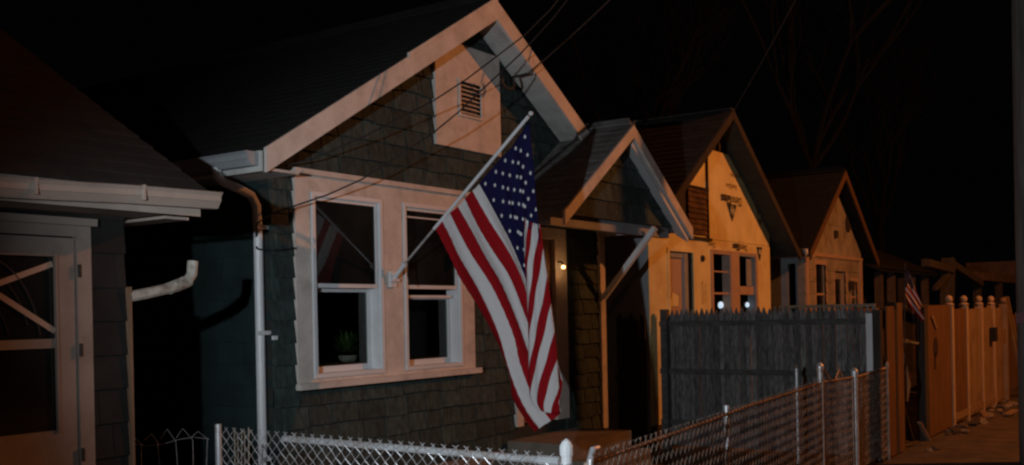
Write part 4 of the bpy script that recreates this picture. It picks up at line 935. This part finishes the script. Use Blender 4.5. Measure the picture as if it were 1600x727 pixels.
# ------------------------------------------------------------ utility pole, cables
UPo = thing('utility_pole', (12.75, 1.78, 0), 'thick grey wooden utility pole cut by the right edge of the photo', 'utility pole')
mb = MB(); mb.tube([(12.80, 1.68, -0.2), (12.80, 1.68, 3), (12.80, 1.68, 11.6)], [0.16, 0.155, 0.12], 20); mb.build('shaft', M['pole'], UPo, smooth=True)
mb = MB(); mb.box(12.70, 12.90, 0.6, 2.75, 10.9, 11.02); mb.build('crossarm', M['pole'], UPo)
mb = MB(); mb.box(12.63, 12.645, 1.72, 1.82, 1.58, 1.70); mb.build('tag_plate', mat('pink_tag', (0.16, 0.05, 0.07), 0.6, 0.1), UPo)
def wire(name, a, b, sag, r, label, cat='cable', group=None, m='cable'):
    pts = []
    for k in range(25):
        t = k / 24; p = Vector(a).lerp(Vector(b), t); p.z -= sag * 4 * t * (1 - t); pts.append(p)
    mb = MB(); mb.tube(pts, r, 6); return tag(mb.build(name, M[m]), label, cat, group)
att = (8.62, 5.64, 4.22)
wire('service_cable', att, (12.80, 2.6, 10.3), 0.45, 0.008, 'lighter service cable rising right from the gable toward the utility pole', m='dimcable')
def cable(name, pts, r, label):
    mb = MB(); mb.tube(pts, r, 6); return tag(mb.build(name, M['cable']), label, 'cable')
cable('drop_cable', [(5.40, 6.07, 2.44), (5.35, 6.0, 2.53), (5.45, 5.95, 2.61), (5.6, 5.87, 2.67), (5.84, 5.73, 2.77), (6.08, 5.59, 2.90), (6.35, 5.44, 3.10), (6.62, 5.28, 3.31), (6.82, 5.16, 3.50), (6.98, 5.07, 3.67), (7.32, 4.87, 4.03), (7.6, 4.71, 4.37), (9.4, 3.66, 6.9), (12.72, 1.72, 11.0)], 0.0065, 'black cable dropping across the vent panel and window trim corner to the downspout')
cable('drop_cable', [(5.40, 5.98, 2.93), (5.75, 5.78, 3.05), (6.1, 5.58, 3.24), (6.35, 5.44, 3.40), (6.62, 5.28, 3.57), (6.89, 5.12, 3.78), (7.35, 4.85, 4.19), (7.59, 4.71, 4.46), (9.4, 3.66, 7.1), (12.72, 1.76, 11.3)], 0.0065, 'upper black cable crossing the gable panel and ending at the left gutter')
wire('service_cable', (14.1, 5.66, 4.72), (12.85, 1.7, 10.6), 0.3, 0.008, 'thin cable rising from the ridge of the yellow house into the night sky', m='dimcable')
mb = MB(); mb.tube([(8.46 + 0.11 * math.cos(t), 5.78, 4.13 + 0.075 * math.sin(t)) for t in [math.pi * (0.9 + 1.35 * k / 14) for k in range(15)]] + [(8.64, 5.66, 4.22)], 0.014, 8)
tag(mb.build('drip_loop', M['cable']), 'black looped cable hanging under the right gable soffit', 'cable')
mb = MB(); mb.tube([(5.40, 6.07, 2.36), (5.37, 6.03, 2.34), (5.50, 5.985, 2.33), (5.72, 5.98, 2.36)], 0.006, 6)
tag(mb.build('wall_cable', M['cable']), 'short black cable end tucked behind the white downspout', 'cable')

# ------------------------------------------------------------ bare trees
def tree(x, y, h, seed, label, lean=0.0, r0=0.16, lv=5):
    R = random.Random(seed); t = thing('bare_tree', (x, y, 0), label, 'tree', 'bare trees behind the houses')
    trunk = MB(); top = Vector((x + lean * h * 0.35, y, h * 0.38))
    trunk.tube([(x, y, -0.1), (x + lean * h * 0.15, y, h * 0.2), tuple(top)], [r0 * 1.15, r0, r0 * 0.8], 10); trunk.build('trunk', M['bark'], t)
    cr = MB()
    def grow(p, d, l, r, n):
        pts = [p]; q_ = p; dd_ = d.copy()
        for k in range(4):
            dd_ = (dd_ + Vector((R.uniform(-.18, .18), R.uniform(-.18, .18), R.uniform(-.05, .15)))).normalized(); q_ = q_ + dd_ * l / 4; pts.append(q_)
        cr.tube(pts, [r * (1 - 0.11 * k) for k in range(5)], 5 if n > 2 else 4, cap=False)
        if n <= 0: return
        for k in range(R.choice((2, 3, 3))):
            ax = Vector((R.uniform(-1, 1), R.uniform(-1, 1), R.uniform(-0.2, 0.7))).normalized()
            nd = (dd_ + ax * 0.62).normalized(); grow(pts[R.choice((2, 3, 4))], nd, l * R.uniform(0.66, 0.85), r * 0.56, n - 1)
    for k in range(5):
        a = k * 1.256 + R.uniform(-0.3, 0.3); grow(top, Vector((math.cos(a) * 0.5, math.sin(a) * 0.5, 1)).normalized(), h * 0.24, r0 * 0.5, lv)
    cr.build('crown', M['bark'], t)
tree(28.5, 9.2, 15.0, 3, 'tall bare tree rising behind the third house, its trunk lit above the roof')
tree(27.0, 13.5, 13.0, 11, 'fainter bare tree farther back between the yellow and tan houses')
tree(37.0, 9.5, 12.0, 21, 'bare tree far right behind the broken timber frame', lean=-0.1)
